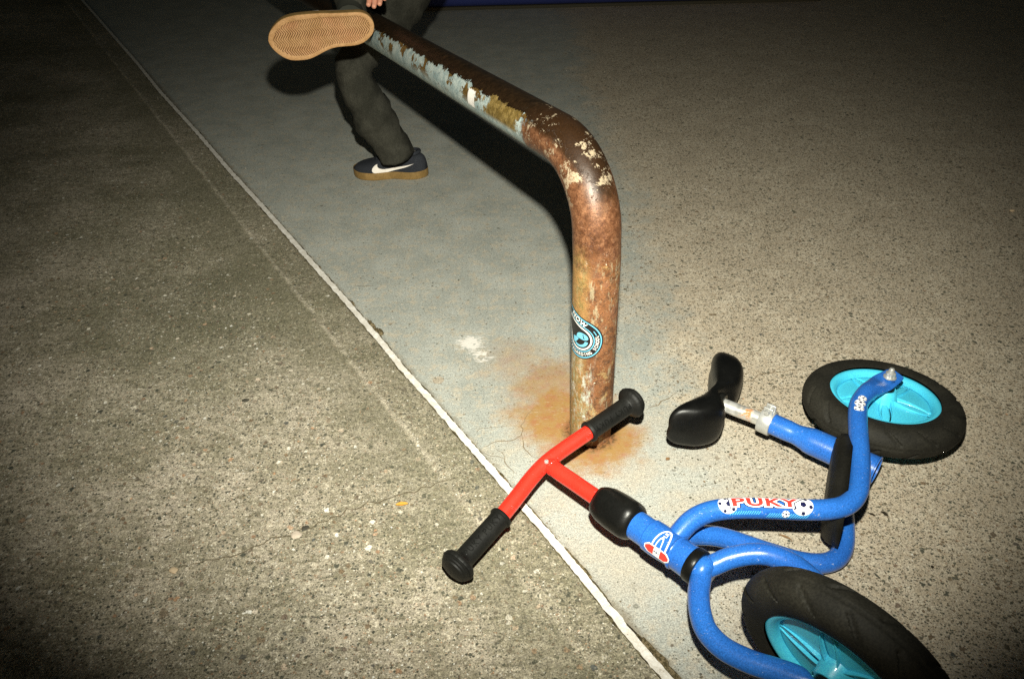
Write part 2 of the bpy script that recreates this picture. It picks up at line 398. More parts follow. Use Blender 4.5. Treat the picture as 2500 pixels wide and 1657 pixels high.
# crumbled moss and grit at the joint
MOSS = N('joint_moss', rough=1, spec=.05); co = MOSS.obj(); MOSS.bump(MOSS.noise(co, 500, 4), .002, .8); MOSS = MOSS.col(MOSS.mix(MOSS.ss(MOSS.noise(co, 160, 4, .7), .4, .6), (.06, .048, .024), (.20, .155, .09)))
def clump(px, rx, ry, seed, mat, parent, hgt=.004, name='moss'):
    c0 = at(*px); vs = []
    q0 = min((LPTS[i].lerp(LPTS[i+1], k/20) for i in range(len(LPTS)-1) for k in range(20)), key=lambda p: (p-c0).length)
    c0 = q0 + LN*(.0062+ry*.5); K = 30; R = 6
    for r_ in range(R+1):
        for k in range(K):
            a = 2*math.pi*k/K; q = r_/R
            e = 1+.75*noise.noise(V((math.cos(a)*1.7, math.sin(a)*1.7, seed)))+.3*noise.noise(V((math.cos(a)*6, math.sin(a)*6, seed)))
            p = c0+LD*(math.cos(a)*rx*.8*q*e)+LN*(math.sin(a)*ry*.7*q*e)
            z = .0030 + hgt*(1-q*q)*(.55+.45*noise.noise(V((p.x*300, p.y*300, seed)))) if q < 1 else .0002
            vs.append(V((p.x, p.y, z)))
    fs = [(r_*K+k, (r_+1)*K+k, (r_+1)*K+(k+1) % K, r_*K+(k+1) % K) for r_ in range(R) for k in range(K)]
    o = mesh(name, vs, fs, mat, parent, True); weld(o); return o
for i, (px, a, b) in enumerate([((925, 812), .034, .013), ((905, 790), .02, .010), ((862, 742), .016, .007), ((1000, 905), .012, .005), ((1215, 1163), .018, .006), ((1232, 1172), .01, .004),
                                ((1440, 1385), .03, .007), ((1405, 1355), .024, .006), ((765, 660), .012, .005), ((1620, 1605), .04, .012), ((1590, 1568), .025, .010), ((1300, 1262), .018, .004), ((1090, 1010), .014, .004)]):
    m_ = clump(px, a, b, i, MOSS, gnd)

# ------------------------------------------------------------------ low blue kerb wall far behind
n = N('blue_wall_paint', rough=.7); co = n.obj(); BLUEWALL = n.col(n.mix(n.noise(co, 6, 4), (.018, .028, .15), (.028, .045, .21)))
n = N('dark_wall_base', rough=.9); DARKW = n.col((.05, .045, .03))
wc = at(1520, 24)
wall = empty('low_wall', (wc.x, wc.y, 0)); tag(wall, 'low dark blue wall at the far edge of the concrete, behind the rail', 'wall')
ax = (at(1800, 16)-at(1250, 30)); ax.z = 0; ax.normalize(); ay = V((-ax.y, ax.x, 0))
rbox('wall_face', wc+ay*.2+V((0, 0, .2585)), ax, ay, V((0, 0, 1)), (2.3, .3, .483), BLUEWALL, wall, .05)
rbox('wall_base', wc+ay*.21+V((0, 0, .008)), ax, ay, V((0, 0, 1)), (2.24, .26, .016), DARKW, wall, .003)

# ------------------------------------------------------------------ bent steel rail
def rail_mat():
    n = N('rusty_painted_steel', rough=.5, spec=.5); u, s, _ = n.sep(n.uv()); co = n.obj()
    g = n.nd('ShaderNodeNewGeometry').outputs['Normal']; nx, ny, nz = n.sep(g)
    n1 = n.noise(co, 24, 6, .7); n2 = n.noise(co, 75, 5, .75); n3 = n.noise(n.vec(co, (1, 1, .35)), 55, 6, .8); n4 = n.noise(n.vec(co, (1, 1, 1), (4, 4, 4)), 38, 6, .75); fine = n.noise(co, 420, 3, .7)
    # upright: orange and tan scaly rust
    post = n.ramp(n1, [(.30, (.09, .028, .010)), (.42, (.24, .08, .022)), (.52, (.36, .135, .045)), (.62, (.33, .135, .07)), (.75, (.20, .09, .025))])
    post = n.mix(n.mul(n.ss(n2, .50, .60), .85), post, (.085, .028, .009))
    post = n.mix(n.mul(n.ss(n.noise(co, 190, 4, .75), .56, .66), .6), post, (.55, .30, .17))
    post = n.mix(.25, post, (.12, .075, .032))
    post = n.mix(.38, post, (.03, .013, .005))
    post = n.mix(n.mul(n.ss(n4, .56, .66), .75), post, (.36, .24, .10))
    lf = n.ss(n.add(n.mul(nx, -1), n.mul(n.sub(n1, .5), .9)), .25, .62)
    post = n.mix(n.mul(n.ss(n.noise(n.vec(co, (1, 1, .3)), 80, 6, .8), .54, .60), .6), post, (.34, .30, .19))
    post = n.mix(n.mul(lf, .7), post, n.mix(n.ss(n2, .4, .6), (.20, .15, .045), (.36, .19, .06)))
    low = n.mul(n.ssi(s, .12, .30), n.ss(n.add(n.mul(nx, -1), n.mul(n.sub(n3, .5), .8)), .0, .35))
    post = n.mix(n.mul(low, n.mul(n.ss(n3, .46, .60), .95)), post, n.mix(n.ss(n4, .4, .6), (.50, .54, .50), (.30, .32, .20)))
    post = n.mix(n.mul(n.ss(n.noise(n.vec(co, (1, 1, 1), (9, 1, 2)), 62, 5, .7), .655, .68), .85), post, (.70, .60, .46))
    # bend: handled, smooth purple-brown with cream paint flakes
    bend = n.ramp(n2, [(.3, (.060, .024, .010)), (.5, (.14, .058, .026)), (.7, (.27, .13, .065))])
    bend = n.mix(n.mul(n.ss(n.noise(co, 110, 5, .8), .5, .62), .6), bend, (.07, .025, .014))
    bend = n.mix(n.ss(n.add(nz, n.mul(n.sub(n1, .5), .5)), .25, .6), bend, (.024, .0105, .0035))
    fl_ = n.mul(n.ss(n.noise(n.vec(co, (1, 1, 1), (2, 7, 1)), 36, 6, .78), .562, .585), n.mul(n.ss(s, .50, .55), n.ssi(s, .72, .78)))
    bend = n.mix(n.mul(fl_, .85), bend, (.37, .295, .20))
    # rail: dark polished top, grey-blue paint below a torn edge
    top = n.ramp(n2, [(.35, (.0095, .0047, .0014)), (.6, (.020, .0095, .0026)), (.75, (.046, .022, .006))])
    paint = n.mix(n.ss(n.noise(co, 50, 5, .7), .38, .64), (.21, .275, .28), (.35, .40, .385))
    torn = n.mul(n.sub(n.noise(n.vec(co, (1, 1, 1)), 30, 7, .75), .5), .95)
    edge = n.ssi(n.add(nz, torn), .64, .655)
    hole = n.ss(n.add(n.noise(n.vec(co, (1, 1, 1), (1, 3, 8)), 17, 5, .68), n.mul(n.sub(n2, .5), .3)), .525, .54)
    hole = n.mul(hole, n.ss(nz, -.45, .2))
    holec = n.mix(n.ss(n2, .4, .6), (.06, .035, .009), (.12, .07, .018))
    paint = n.mix(hole, paint, holec)
    wsp = n.mul(n.mul(n.ss(s, .915, .92), n.ssi(s, .945, .95)), n.mul(n.ss(n.add(nz, n.mul(n.sub(n2, .5), .4)), -.25, -.2), n.ssi(n.add(nz, n.mul(n.sub(n2, .5), .4)), .5, .55)))
    paint = n.mix(wsp, paint, (.78, .74, .70))
    och = n.mul(n.ss(n.add(s, n.mul(n.sub(n1, .5), .10)), .735, .75), n.ssi(n.add(s, n.mul(n.sub(n4, .5), .14)), .865, .88))
    paint = n.mix(n.mul(och, n.ss(nz, -.35, -.05)), paint, n.mix(n.ss(n2, .4, .62), (.10, .065, .016), (.19, .13, .042)))
    edge = n.mul(edge, n.ssi(s, 1.62, 1.72))
    rail = n.mix(edge, top, paint)
    k1 = n.ss(n.add(s, n.mul(n.sub(n1, .5), .16)), .40, .46); k2 = n.ss(n.add(s, n.mul(n.sub(n1, .5), .12)), .70, .73)
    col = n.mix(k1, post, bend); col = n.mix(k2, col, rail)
    col = n.mix(.5, col, n.mix(n.ss(fine, .3, .7), (.22, .22, .22), (.86, .86, .84)), 'OVERLAY')
    n.rough(n.add(n.add(.44, n.mul(n.ssi(s, .36, .46), .30)), n.mul(n.sub(n2, .5), .35)))
    n.bump(n.add(n.mul(n.mul(n2, n.ssi(s, .36, .5)), 1.6), n.add(n.mul(n.mx(n.mul(edge, n.sub(1.0, hole)), fl_), .8), n.mul(fine, .35))), .0012, .6)
    n.put(n.b.inputs['Metallic'], n.mul(n.mul(k1, n.sub(1.0, n.mul(k2, edge))), .25))
    return n.col(col)
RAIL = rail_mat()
PB = at(1441, 1055, 0); ZT = .572; RD = V((-.444, .896, -.04)).normalized(); BR = .135; PR = .0408
lean = V((-.0060, 0, 0))/.5
top_c = V((PB.x+lean.x*ZT, PB.y, ZT))
P = [PB+lean*(z)+V((0, 0, z)) for z in [i*.02 for i in range(-1, int((ZT-BR)/.02))]]
ctr = top_c + RD*BR - V((0, 0, BR))
for k in range(0, 13):
    a = math.pi/2*k/12; P.append(ctr - RD*math.cos(a)*BR + V((0, 0, math.sin(a)*BR)))
rl = 5.2
for k in range(1, 120): P.append(top_c+RD*(BR+(rl-2*BR)*k/119))
e_ = top_c+RD*rl
for k in range(1, 13):
    a = math.pi/2*k/12; P.append(e_-RD*BR-V((0, 0, BR))+RD*math.sin(a)*BR+V((0, 0, math.cos(a)*BR)))
P.append(V((e_.x, e_.y, 0)))
vs, fs, uv, FR = sweep(P, [PR]*len(P), None, V((0, -1, 0)), 64, True)
rail = empty('grind_rail', PB); tag(rail, 'rusty bent steel pipe rail with flaking grey-blue paint, rising from the concrete', 'rail')
pipe = mesh('pipe', vs, fs, RAIL, rail, True, uv)

# ---- sticker wrapped round the post
STK_C = {k: None for k in 'x'}
def flatmat(name, c, rough=.45):
    n = N(name, rough=rough); co = n.obj(); return n.col(n.mix(n.mul(n.noise(co, 500, 3, .7), .5), c, tuple(x*.72 for x in c)))
S_BLACK = flatmat('sticker_black', (.012, .012, .012)); S_BLUE = flatmat('sticker_blue', (.16, .50, .68)); S_WHITE = flatmat('sticker_white', (.80, .78, .74))
FONT = bpy.data.fonts.get('Bfont')
def text2d(body, size=1.0, bold=0.0, spacing=1.0, sx=1.0):
    cu = bpy.data.curves.new('t', 'FONT'); cu.body = body; cu.size = size; cu.offset = bold; cu.space_character = spacing
    cu.align_x = 'CENTER'; cu.align_y = 'CENTER'; cu.resolution_u = 4
    o = bpy.data.objects.new('t', cu); sc.collection.objects.link(o)
    dg = bpy.context.evaluated_depsgraph_get(); me = bpy.data.meshes.new_from_object(o.evaluated_get(dg))
    vs = [(v.co.x*sx, v.co.y) for v in me.vertices]; fs = [tuple(p.vertices) for p in me.polygons]
    bpy.data.objects.remove(o); bpy.data.curves.remove(cu); bpy.data.meshes.remove(me)
    return vs, fs
def fill2d(outer, holes=()):
    """triangulated 2-D region from an outer loop and hole loops"""
    bm = bmesh.new(); es = []
    for lp in (outer, *holes):
        vv = [bm.verts.new((x, y, 0)) for x, y in lp]
        for i in range(len(vv)): es.append(bm.edges.new((vv[i], vv[(i+1) % len(vv)])))
    bmesh.ops.triangle_fill(bm, use_beauty=True, use_dissolve=False, edges=es)
    bm.verts.index_update(); r = ([(v.co.x, v.co.y) for v in bm.verts], [tuple(v.index for v in f.verts) for f in bm.faces]); bm.free(); return r
def cutmap(name, geo, fmap, mat, parent, step=.002, off=0.0):
    """cut a flat figure on a grid and carry it onto a curved surface with fmap(x, y, offset)"""
    vs, fs = geo; bm = bmesh.new(); bv = [bm.verts.new((x, y, 0)) for x, y in vs]
    for f in fs:
        try: bm.faces.new([bv[i] for i in f])
        except ValueError: pass
    for ax_ in (0, 1):
        lo = min(v.co[ax_] for v in bm.verts); hi = max(v.co[ax_] for v in bm.verts)
        q = math.floor(lo/step)*step
        while q < hi:
            no = [0, 0, 0]; no[ax_] = 1; co_ = [0, 0, 0]; co_[ax_] = q
            bmesh.ops.bisect_plane(bm, geom=bm.verts[:]+bm.edges[:]+bm.faces[:], plane_co=co_, plane_no=no); q += step
    for v in bm.verts: v.co = fmap(v.co.x, v.co.y, off)
    bmesh.ops.recalc_face_normals(bm, faces=bm.faces)
    me = bpy.data.meshes.new(name); bm.to_mesh(me); bm.free()
    for p in me.polygons: p.use_smooth = False
    me.materials.append(mat); o = bpy.data.objects.new(name, me); return link(o, parent)
def band(pts_o, pts_i): return fill2d(pts_o, [pts_i])
def scale2(pts, k, cx=0, cy=0): return [(cx+(x-cx)*k, cy+(y-cy)*k) for x, y in pts]
# sticker outline: a round lens whose top runs up to a soft point (unit: metres); centre (0,0)
def drop(R, tip):
    out = [(R*math.cos(math.radians(a)), R*math.sin(math.radians(a))) for a in range(68, -184, -4)]
    lx, ly = out[-1]; rx, ry = out[0]; tx, ty = -tip*.92, tip*1.07
    out += [(lx+(tx-.004-lx)*t, ly+(ty-.012-ly)*t) for t in (.25, .5, .75, 1)] + [(tx, ty)] + [(rx+(tx+.006-rx)*t, ry+(ty+.001-ry)*t) for t in (1, .75, .5, .25)]
    return out
SR = .0435; TIP = .064
# where the sticker sits: its right edge at px 1468, its centre near the left silhouette of the post
hS = None
best = None
for hh in [i*.002 for i in range(60, 200)]:
    p = PB+lean*hh+V((0, 0, hh)); d = p-CAM; y = 828-FPX*d.dot(up)/d.dot(fwd)
    if best is None or abs(y-800) < best: best = abs(y-800); hS = hh
vdir = (CAM-PB); vdir.z = 0; vdir.normalize(); lft = V((-vdir.y, vdir.x, 0))
if lft.dot(right) > 0: lft = -lft
A0 = math.radians(37)                                  # sticker centre is turned this far to the left of the camera side
def on_post(x, y, o):
    h = hS+y; c_ = PB+lean*h+V((0, 0, h)); a = A0 - x/PR
    return c_+(vdir*math.cos(a)+lft*math.sin(a))*(PR+.0006+o)
stk = empty('sticker', on_post(0, 0, 0)); tag(stk, 'round black, blue and white skateboarding school sticker on the rusty post', 'sticker')
D0, D1, D2, D3, D4, D5, D6 = [drop(SR*k, TIP*k2) for k, k2 in ((1, 1), (.945, .945), (.895, .895), (.655, .655), (.615, .615), (.56, .56), (.49, .49))]
cutmap('backing', fill2d(D0), on_post, S_BLACK, stk)
cutmap('outer_ring', band(D1, D2), on_post, S_BLUE, stk, off=.00025)
cutmap('middle_ring', band(D3, D4), on_post, S_BLUE, stk, off=.00025)
cutmap('inner_ring', band(D5, D6), on_post, S_WHITE, stk, off=.00025)
# lettering on a circle: outward-facing along the right and bottom, read from inside
def ring_text(s, R, a_mid, size, step, inward, bold=.0, sx=1.0):
    geo_v, geo_f = [], []; n_ = len(s)
    for i, chx in enumerate(s):
        if chx == ' ': continue
        v_, f_ = text2d(chx, size, bold, sx=sx)
        if inward: a = a_mid + (i-(n_-1)/2)*step; rot = a+math.pi/2
        else: a = a_mid - (i-(n_-1)/2)*step; rot = a-math.pi/2
        b0 = len(geo_v); ca, sa = math.cos(rot), math.sin(rot)
        geo_v += [(R*math.cos(a)+x*ca-y*sa, R*math.sin(a)+x*sa+y*ca) for x, y in v_]
        geo_f += [tuple(b0+q for q in f) for f in f_]
    return geo_v, geo_f
cutmap('lettering', ring_text('SKATEBOARDING SCHOOL', SR*.775, math.radians(-74), .0090, .168, True, .00022, .80), on_post, S_WHITE, stk, off=.0003)
# NOW on the upper right flank
v_, f_ = text2d('NOW', .0130, .0004, 1.15); fa = math.radians(-27)
ca, sa = math.cos(fa), math.sin(fa)
v_ = [(-.0035+x*ca-y*sa, .0375+x*sa+y*ca) for x, y in v_]
cutmap('lettering', (v_, f_), on_post, S_WHITE, stk, off=.0003)
arc = [(SR*.79*math.cos(a), SR*.79*math.sin(a)) for a in [math.radians(22+k*2.2) for k in range(9)]] + [(SR*.755*math.cos(a), SR*.755*math.sin(a)) for a in [math.radians(22+k*2.2) for k in range(8, -1, -1)]]
cutmap('arc_mark', fill2d(arc), on_post, S_BLUE, stk, off=.00025)
# blue cap and crescent in the middle
cap = [(-.007, .0010), (-.005, .0085), (.000, .0125), (.007, .0130), (.0145, .0095), (.0172, .0040), (.0150, .0005), (.009, -.0010), (.000, .0000)]
cap = [(p[0], p[1]) for p in cr_pts(cap+[cap[0]], 5)[:-1]]
cutmap('cap_mark', fill2d(cap), on_post, S_BLUE, stk, off=.00035)
brim = [(-.015, -.001), (-.009, .0005), (-.002, -.0012), (-.005, -.007), (-.010, -.0125), (-.014, -.0115)]
brim = [(p[0], p[1]) for p in cr_pts(brim+[brim[0]], 5)[:-1]]
cutmap('cap_mark', fill2d(brim), on_post, S_BLUE, stk, off=.00035)
cres = [(.0168*math.cos(math.radians(a)), -.003+.0150*math.sin(math.radians(a))) for a in range(-4, -132, -8)] + [(-.001+.0122*math.cos(math.radians(a)), -.002+.0118*math.sin(math.radians(a))) for a in range(-128, 0, 8)]
cutmap('crescent_mark', fill2d(cres), on_post, S_BLUE, stk, off=.00035)
bar_ = [(.0066, .0112), (.0085, .0108), (.0082, .0085), (.0090, .0062), (.0100, .0035), (.0112, .0022), (.0090, .0012), (.0078, .0030), (.0072, .0058), (.0066, .0085)]
cutmap('board_mark', fill2d(bar_), on_post, S_BLACK, stk, off=.00055)

# ------------------------------------------------------------------ balance bike lying on its side
def enamel(name, c, c2=None, scr=.0, rough=.28, grain=.30, metal=0.0):
    n = N(name, rough=rough, spec=.5, coat=.2, metal=metal); co = n.obj(); f = n.noise(co, 520, 3, .7)
    col = n.mix(n.ss(n.noise(co, 12, 3), .35, .7), c, c2 or tuple(x*.85 for x in c))
    col = n.mix(grain, col, n.mix(n.ss(f, .3, .7), (.25, .25, .25), (.75, .75, .75)), 'OVERLAY')
    if scr: col = n.mix(n.mul(n.ss(n.noise(n.vec(co, (1, 3, 1), rot=(0, 0, .6)), 90, 6, .8), .635, .66), scr), col, (.45, .52, .58))
    n.bump(n.add(f, n.noise(co, 160, 2)), .0003, .5); return n.col(col)
BLUE = enamel('blue_enamel', (.022, .135, .50), (.018, .108, .43), .8, .30, .6)
RED = enamel('red_enamel', (.72, .030, .016), (.66, .024, .012), .25, .40, .3)
CYAN = enamel('cyan_plastic', (.07, .58, .80), (.06, .52, .74), 0, .38, .5)
def rubber(name, c, rough=.62, g=.35, bumpd=.0006, sc_=320):
    n = N(name, rough=rough, spec=.22); co = n.obj(); f = n.noise(co, sc_, 3, .7); d = n.noise(co, 18, 4, .6)
    col = n.mix(n.ss(d, .4, .7), c, tuple(x*1.7 for x in c)); col = n.mix(g, col, n.mix(n.ss(f, .3, .7), (.2, .2, .2), (.8, .8, .8)), 'OVERLAY')
    n.bump(f, bumpd, .6); return n.col(col)
TYRE = rubber('tyre_rubber', (.0125, .0115, .0085), .72, .6); GRIP = rubber('grip_rubber', (.0055, .0055, .0048), .55); BLK = rubber('black_plastic', (.0045, .0045, .004), .33, .3, .0003)
SADDLE = rubber('saddle_plastic', (.003, .003, .0028), .36, .3, .0002); BOARD = rubber('footboard_plastic', (.0075, .007, .0055), .55, .4, .0009)
n = N('chrome', rough=.16, metal=1.0); co = n.obj(); u_, s_, _ = n.sep(n.uv())
rs_ = n.mul(n.mul(n.ss(s_, .040, .048), n.ssi(s_, .062, .070)), n.ss(n.noise(co, 60, 5, .7), .42, .58))
n.rough(n.add(.24, n.mul(n.add(n.mul(n.noise(co, 90, 4), .12), n.mul(rs_, .6)), 1.0))); n.put(n.b.inputs['Metallic'], n.mul(n.sub(1.0, rs_), .62))
CHROME = n.col(n.mix(rs_, n.mix(n.ss(n.noise(co, 55, 4), .45, .6), (.78, .77, .74), (.55, .54, .50)), (.42, .18, .06)))
n = N('dull_steel', rough=.38, metal=.55); co = n.obj(); n.bump(n.noise(co, 200, 3), .0003, .4); STEEL = n.col(n.mix(n.noise(co, 60, 3), (.62, .62, .60), (.42, .42, .40)))
DW = flatmat('decal_white', (.82, .82, .84), .3); DR = flatmat('decal_red', (.78, .045, .035), .3); DN = flatmat('decal_navy', (.010, .012, .06), .3); DC = flatmat('decal_cyan', (.12, .55, .80), .3); DG = flatmat('decal_green', (.25, .6, .1), .3)

RC = V((.7058, 1.1407, .0718)); RN = V((.033, .117, .993)).normalized()
FC = V((.4139, .5702, .1425)); FN = V((-.723, -.651, -.23)).normalized()
KP = at(1735, 1405, .108); AP = at(1335, 1135, .085)
SD = KP-AP; SD.normalize(); SD = (SD-FN*SD.dot(FN)).normalized(); SP = SD.cross(FN)
def t_of(x, y):
    """distance along the steering axis from the crown that shows at pixel x, y"""
    b = None
    for i in range(-450, 200):
        t = i*.001; d = KP+SD*t-CAM; px = 1250+FPX*d.dot(right)/d.dot(fwd); py = 828-FPX*d.dot(up)/d.dot(fwd)
        e = (px-x)**2+(py-y)**2
        if b is None or e < b[0]: b = (e, t)
    return b[1]
bike = empty('balance_bike', (RC.x, RC.y, 0))
bike.location = (.33, .95, 0); bpy.context.view_layer.update()
tag(bike, "blue child's balance bike with red handlebar, lying on its side on the concrete", 'bike')

# ---- wheels
def wheel(C0, A, ref, phase):
    wh = empty('wheel', C0); wh.parent = bike; wh.matrix_parent_inverse = bike.matrix_world.inverted(); bpy.context.view_layer.update()
    R, Wd = .1452, .030
    prof = []
    # tyre cross-section from rim edge round the tread and back
    for k in range(0, 45):
        q = k/44; a = math.radians(-118+236*q)
        t = Wd*math.sin(a)*(1.0 if abs(math.sin(a)) < .999 else 1); r = R-.028+.028*math.cos(a) if abs(a) < math.pi/2 else R-.028+.040*math.cos(a)
        prof.append((t, r))
    NP = 14
    def disp(q, i, t, r):
        x = i/44; y = abs(x-.5)*2
        sidew = 1 if x > .5 else -1
        ph = (q/(2*math.pi)*NP + (y-.2)*1.05 + (.5 if sidew > 0 else 0)) % 1
        d = 0
        if .10 < y < .62:
            e = min(1, (y-.10)/.06, (.62-y)/.10); wv = abs(ph-.5)
            if wv < .065*e+.012: d -= .0042*min(1, (.065*e+.012-wv)/.02)
        ph2 = (q/(2*math.pi)*NP*2 + .3) % 1
        if y < .035: d -= .0014*(1-y/.035)
        return d
    ty = lathe('tyre', prof, C0, A, TYRE, wh, 420, ref, disp=disp, sharp=60)
    # rim: lips and barrel
    Rr = .0945
    rimp = []
    for sgn_ in (1, -1):
        pr = [(.0285, Rr+.004), (.0305, Rr+.001), (.0300, Rr-.003), (.0262, Rr-.0075), (.0225, Rr-.0095), (.012, Rr-.0115), (.0, Rr-.012)]
        rimp += [(t*sgn_, r) for t, r in (pr if sgn_ > 0 else pr[::-1][1:])]
    rimp = [(t*.80, r) for t, r in rimp]
    rm = lathe('rim', rimp, C0, A, CYAN, wh, 120, ref, sharp=50)
    a, e, f = basis(A, ref)
    # five broad dished panels with paired slits meeting at the rim
    vs, fs = [], []
    def pnt(r, q):
        z = .013-.004*((r-.03)/.055) if r > .03 else .013
        z += .0035*math.cos((q-phase)*5)*min(1, (r-.02)/.04)*0
        return C0+a*z+e*(math.cos(q)*r)+f*(math.sin(q)*r)
    r_in, r_out = .022, Rr-.0108
    def strip(fa, fb, nq, nr=14):
        b0 = len(vs)
        for i in range(nr+1):
            r = r_in+(r_out-r_in)*i/nr; qa, qb = fa(r), fb(r)
            for j in range(nq+1): vs.append(pnt(r, qa+(qb-qa)*j/nq))
        for i in range(nr):
            for j in range(nq):
                k = b0+i*(nq+1)+j; fs.append((k, k+1, k+nq+2, k+nq+1))
    for s5 in range(5):
        q0 = phase+s5*2*math.pi/5
        lim = lambda r: min(1, max(0, (r_out-.004-r)/(r_out-r_in)))
        hw = lambda r: .045+.30*lim(r)**1.0*(1-.25*lim(r))            # half width of the narrow panel
        sl = lambda r: (.0011+.0010*lim(r))/r                          # slit half width as an angle
        strip(lambda r: q0-hw(r)+sl(r), lambda r: q0+hw(r)-sl(r), 4)
        strip(lambda r: q0+hw(r)+sl(r), lambda r: q0+2*math.pi/5-hw(r)-sl(r), 12)
    pn = mesh('spoke', vs, fs, CYAN, wh, True)
    pn['kind'] = 'thing'; del pn['kind']
    md = pn.modifiers.new('solid', 'SOLIDIFY'); md.thickness = .006; md.offset = 0
    # ribs along the slits
    vs, fs = [], []
    for s5 in range(5):
        for sg in (1, -1):
            q0 = phase+s5*2*math.pi/5
            b0 = len(vs); nr = 10
            for i in range(nr+1):
                r = r_in+(r_out-.004-r_in)*i/nr; lim = min(1, max(0, (r_out-.004-r)/(r_out-r_in)))
                hw = .045+.30*lim*(1-.25*lim); q = q0+sg*(hw+(.0011+.0010*lim)/r+.0012/r)
                for dz, dq in ((-.002, -.0008/r), (.0052*(.3+lim), -.0008/r), (.0052*(.3+lim), .0008/r), (-.002, .0008/r)):
                    qq = q+dq; vs.append(pnt(r, qq)+a*(.003+dz))
            for i in range(nr):
                for j in range(3): k = b0+i*4+j; fs.append((k, k+1, k+5, k+4))
    mesh('rib', vs, fs, CYAN, wh, False)
    hub = lathe('hub', [(-.030, .001), (-.030, .018), (-.006, .024), (.006, .0265), (.016, .0245), (.022, .0215), (.036, .0195), (.0385, .0175), (.0385, .001)], C0, A, CYAN, wh, 48, ref, sharp=40)
    return wh, a, e, f
refF = V((0, 0, 1))
wheel(RC, RN, V((1, 0, 0)), .62)
wheel(FC, FN, refF, .30)
# axle hardware, rear (upper side)
hexd = lambda q, i, t, r: -r*.13*(1-abs(math.cos(3*q))) if r > .004 else 0
def nut(O, A, parent, sz=1.0):
    return lathe('axle_nut', [(0, .001), (0, .0125*sz), (.0025, .0125*sz), (.0026, .0098*sz), (.0105*sz, .0098*sz), (.0120*sz, .0080*sz), (.0125*sz, .0058*sz), (.017*sz, .0056*sz), (.0205*sz, .0040*sz), (.0215*sz, .001)], O, A, STEEL, parent, 36, disp=lambda q, i, t, r: hexd(q, i, t, r) if .002 < t < .0115 else 0, sharp=30)
NUTO = RC+RN*.064
nut(NUTO, RN, bike, .95)
lathe('washer', [(.0385, .001), (.0385, .0145), (.046, .0140), (.055, .0120), (.0595, .0115), (.0595, .001)], RC, RN, BLK, bike, 32)
nut(RC-RN*.057, -RN, bike, .55)

# ---- frame tubes
def B(x, y, h): return at(x, y, h)
fb = RC+RN*.0615
side1 = (fb-B(2128, 950, .128)).normalized()
TR = .0163
up_pts = [(B(1632, 1332, .103), .013), (B(1655, 1304, .112), .0155), (B(1690, 1268, .124), TR), (B(1735, 1247, .130), TR), (B(1800, 1239, .133), TR), (B(1880, 1240, .131), TR), (B(1960, 1243, .131), TR), (B(2025, 1242, .131), TR),
          (B(2067, 1231, .131), TR), (B(2092, 1203, .131), TR), (B(2099, 1160, .131), TR), (B(2099, 1110, .131), TR), (B(2096, 1060, .131), TR), (B(2094, 1010, .131), TR), (B(2098, 982, .131), .0163, .0160),
          (B(2117, 957, .131), .0150, .0170), (B(2137, 944, .1305), .010, .0185), (B(2152, 935, .1305), .0042, .0205), (B(2166, 926, .131), .0030, .0195), (B(2182, 916, .131), .0030, .0175), (B(2190, 911, .131), .0030, .015)]
frame_u, FU = tube('frame_tube', up_pts, TR, BLUE, bike, 8, 32, True, V((0, 0, 1)))
lo_pts = [(B(1642, 1332, .088), .014), (B(1676, 1310, .078), TR), (B(1715, 1305, .068), TR), (B(1773, 1313, .055), TR), (B(1870, 1345, .038), TR), (B(1950, 1368, .022), TR), (B(2005, 1374, .020), TR), (B(2042, 1362, .020), TR),
          (B(2060, 1330, .020), TR), (B(2062, 1280, .020), TR), (B(2058, 1220, .020), TR), (B(2054, 1150, .020), TR), (B(2054, 1110, .020), TR), (B(2066, 1075, .020), .016, .0165), (B(2100, 1045, .0195), .008, .018), (RC-RN*.052, .003, .018)]
tube('frame_tube', lo_pts, TR, BLUE, bike, 8, 32, True, V((0, 0, 1)))
# ---- head tube, damper, crown
T = {k: t_of(*p) for k, p in dict(stem=(1340, 1140), damp0=(1458, 1222), damp1=(1556, 1279), cup=(1592, 1302), ring0=(1697, 1362), ring1=(1713, 1378), crown1=(1768, 1420)).items()}
def ax(t): return KP+SD*t
h0, h1 = T['damp1']-.008, T['ring0']
lathe('head_tube', [(h0, .001), (h0, .0225), (h0+.001, .0238), (T['cup']-.003, .0240), (T['cup']-.001, .0262), (T['cup']+.014, .0268), (h1-.045, .0258), (h1-.030, .0242), (h1-.027, .0252), (h1-.001, .0258), (h1, .0245), (h1, .001)], KP, SD, BLUE, bike, 56, sharp=40)
lathe('headset_ring', [(h1, .001), (h1, .0272), (h1+.002, .0280), (T['ring1']-.001, .0280), (T['ring1']+.001, .0268), (T['ring1']+.001, .001)], KP, SD, BLK, bike, 48, sharp=40)
lathe('fork_crown', [(T['ring1']+.001, .001), (T['ring1']+.001, .0228), (T['ring1']+.003, .0240), (-.010, .0240), (-.003, .0215), (.001, .015), (.002, .001)], KP, SD, BLUE, bike, 48, sharp=40)
d0, d1 = T['damp0'], T['damp1']; dl = d1-d0
lathe('steering_damper', [(d0, .001), (d0, .0200), (d0+.002, .0240), (d0+dl*.12, .0285), (d0+dl*.25, .0318), (d0+dl*.50, .0335), (d0+dl*.80, .0335), (d0+dl*.90, .0320), (d0+dl*.96, .0285), (d1, .0250), (d1, .001)], KP, SD, BLK, bike, 56,
      disp=lambda q, i, t, r: (.0012*math.cos(4*q) if r > .02 else 0), sharp=50)
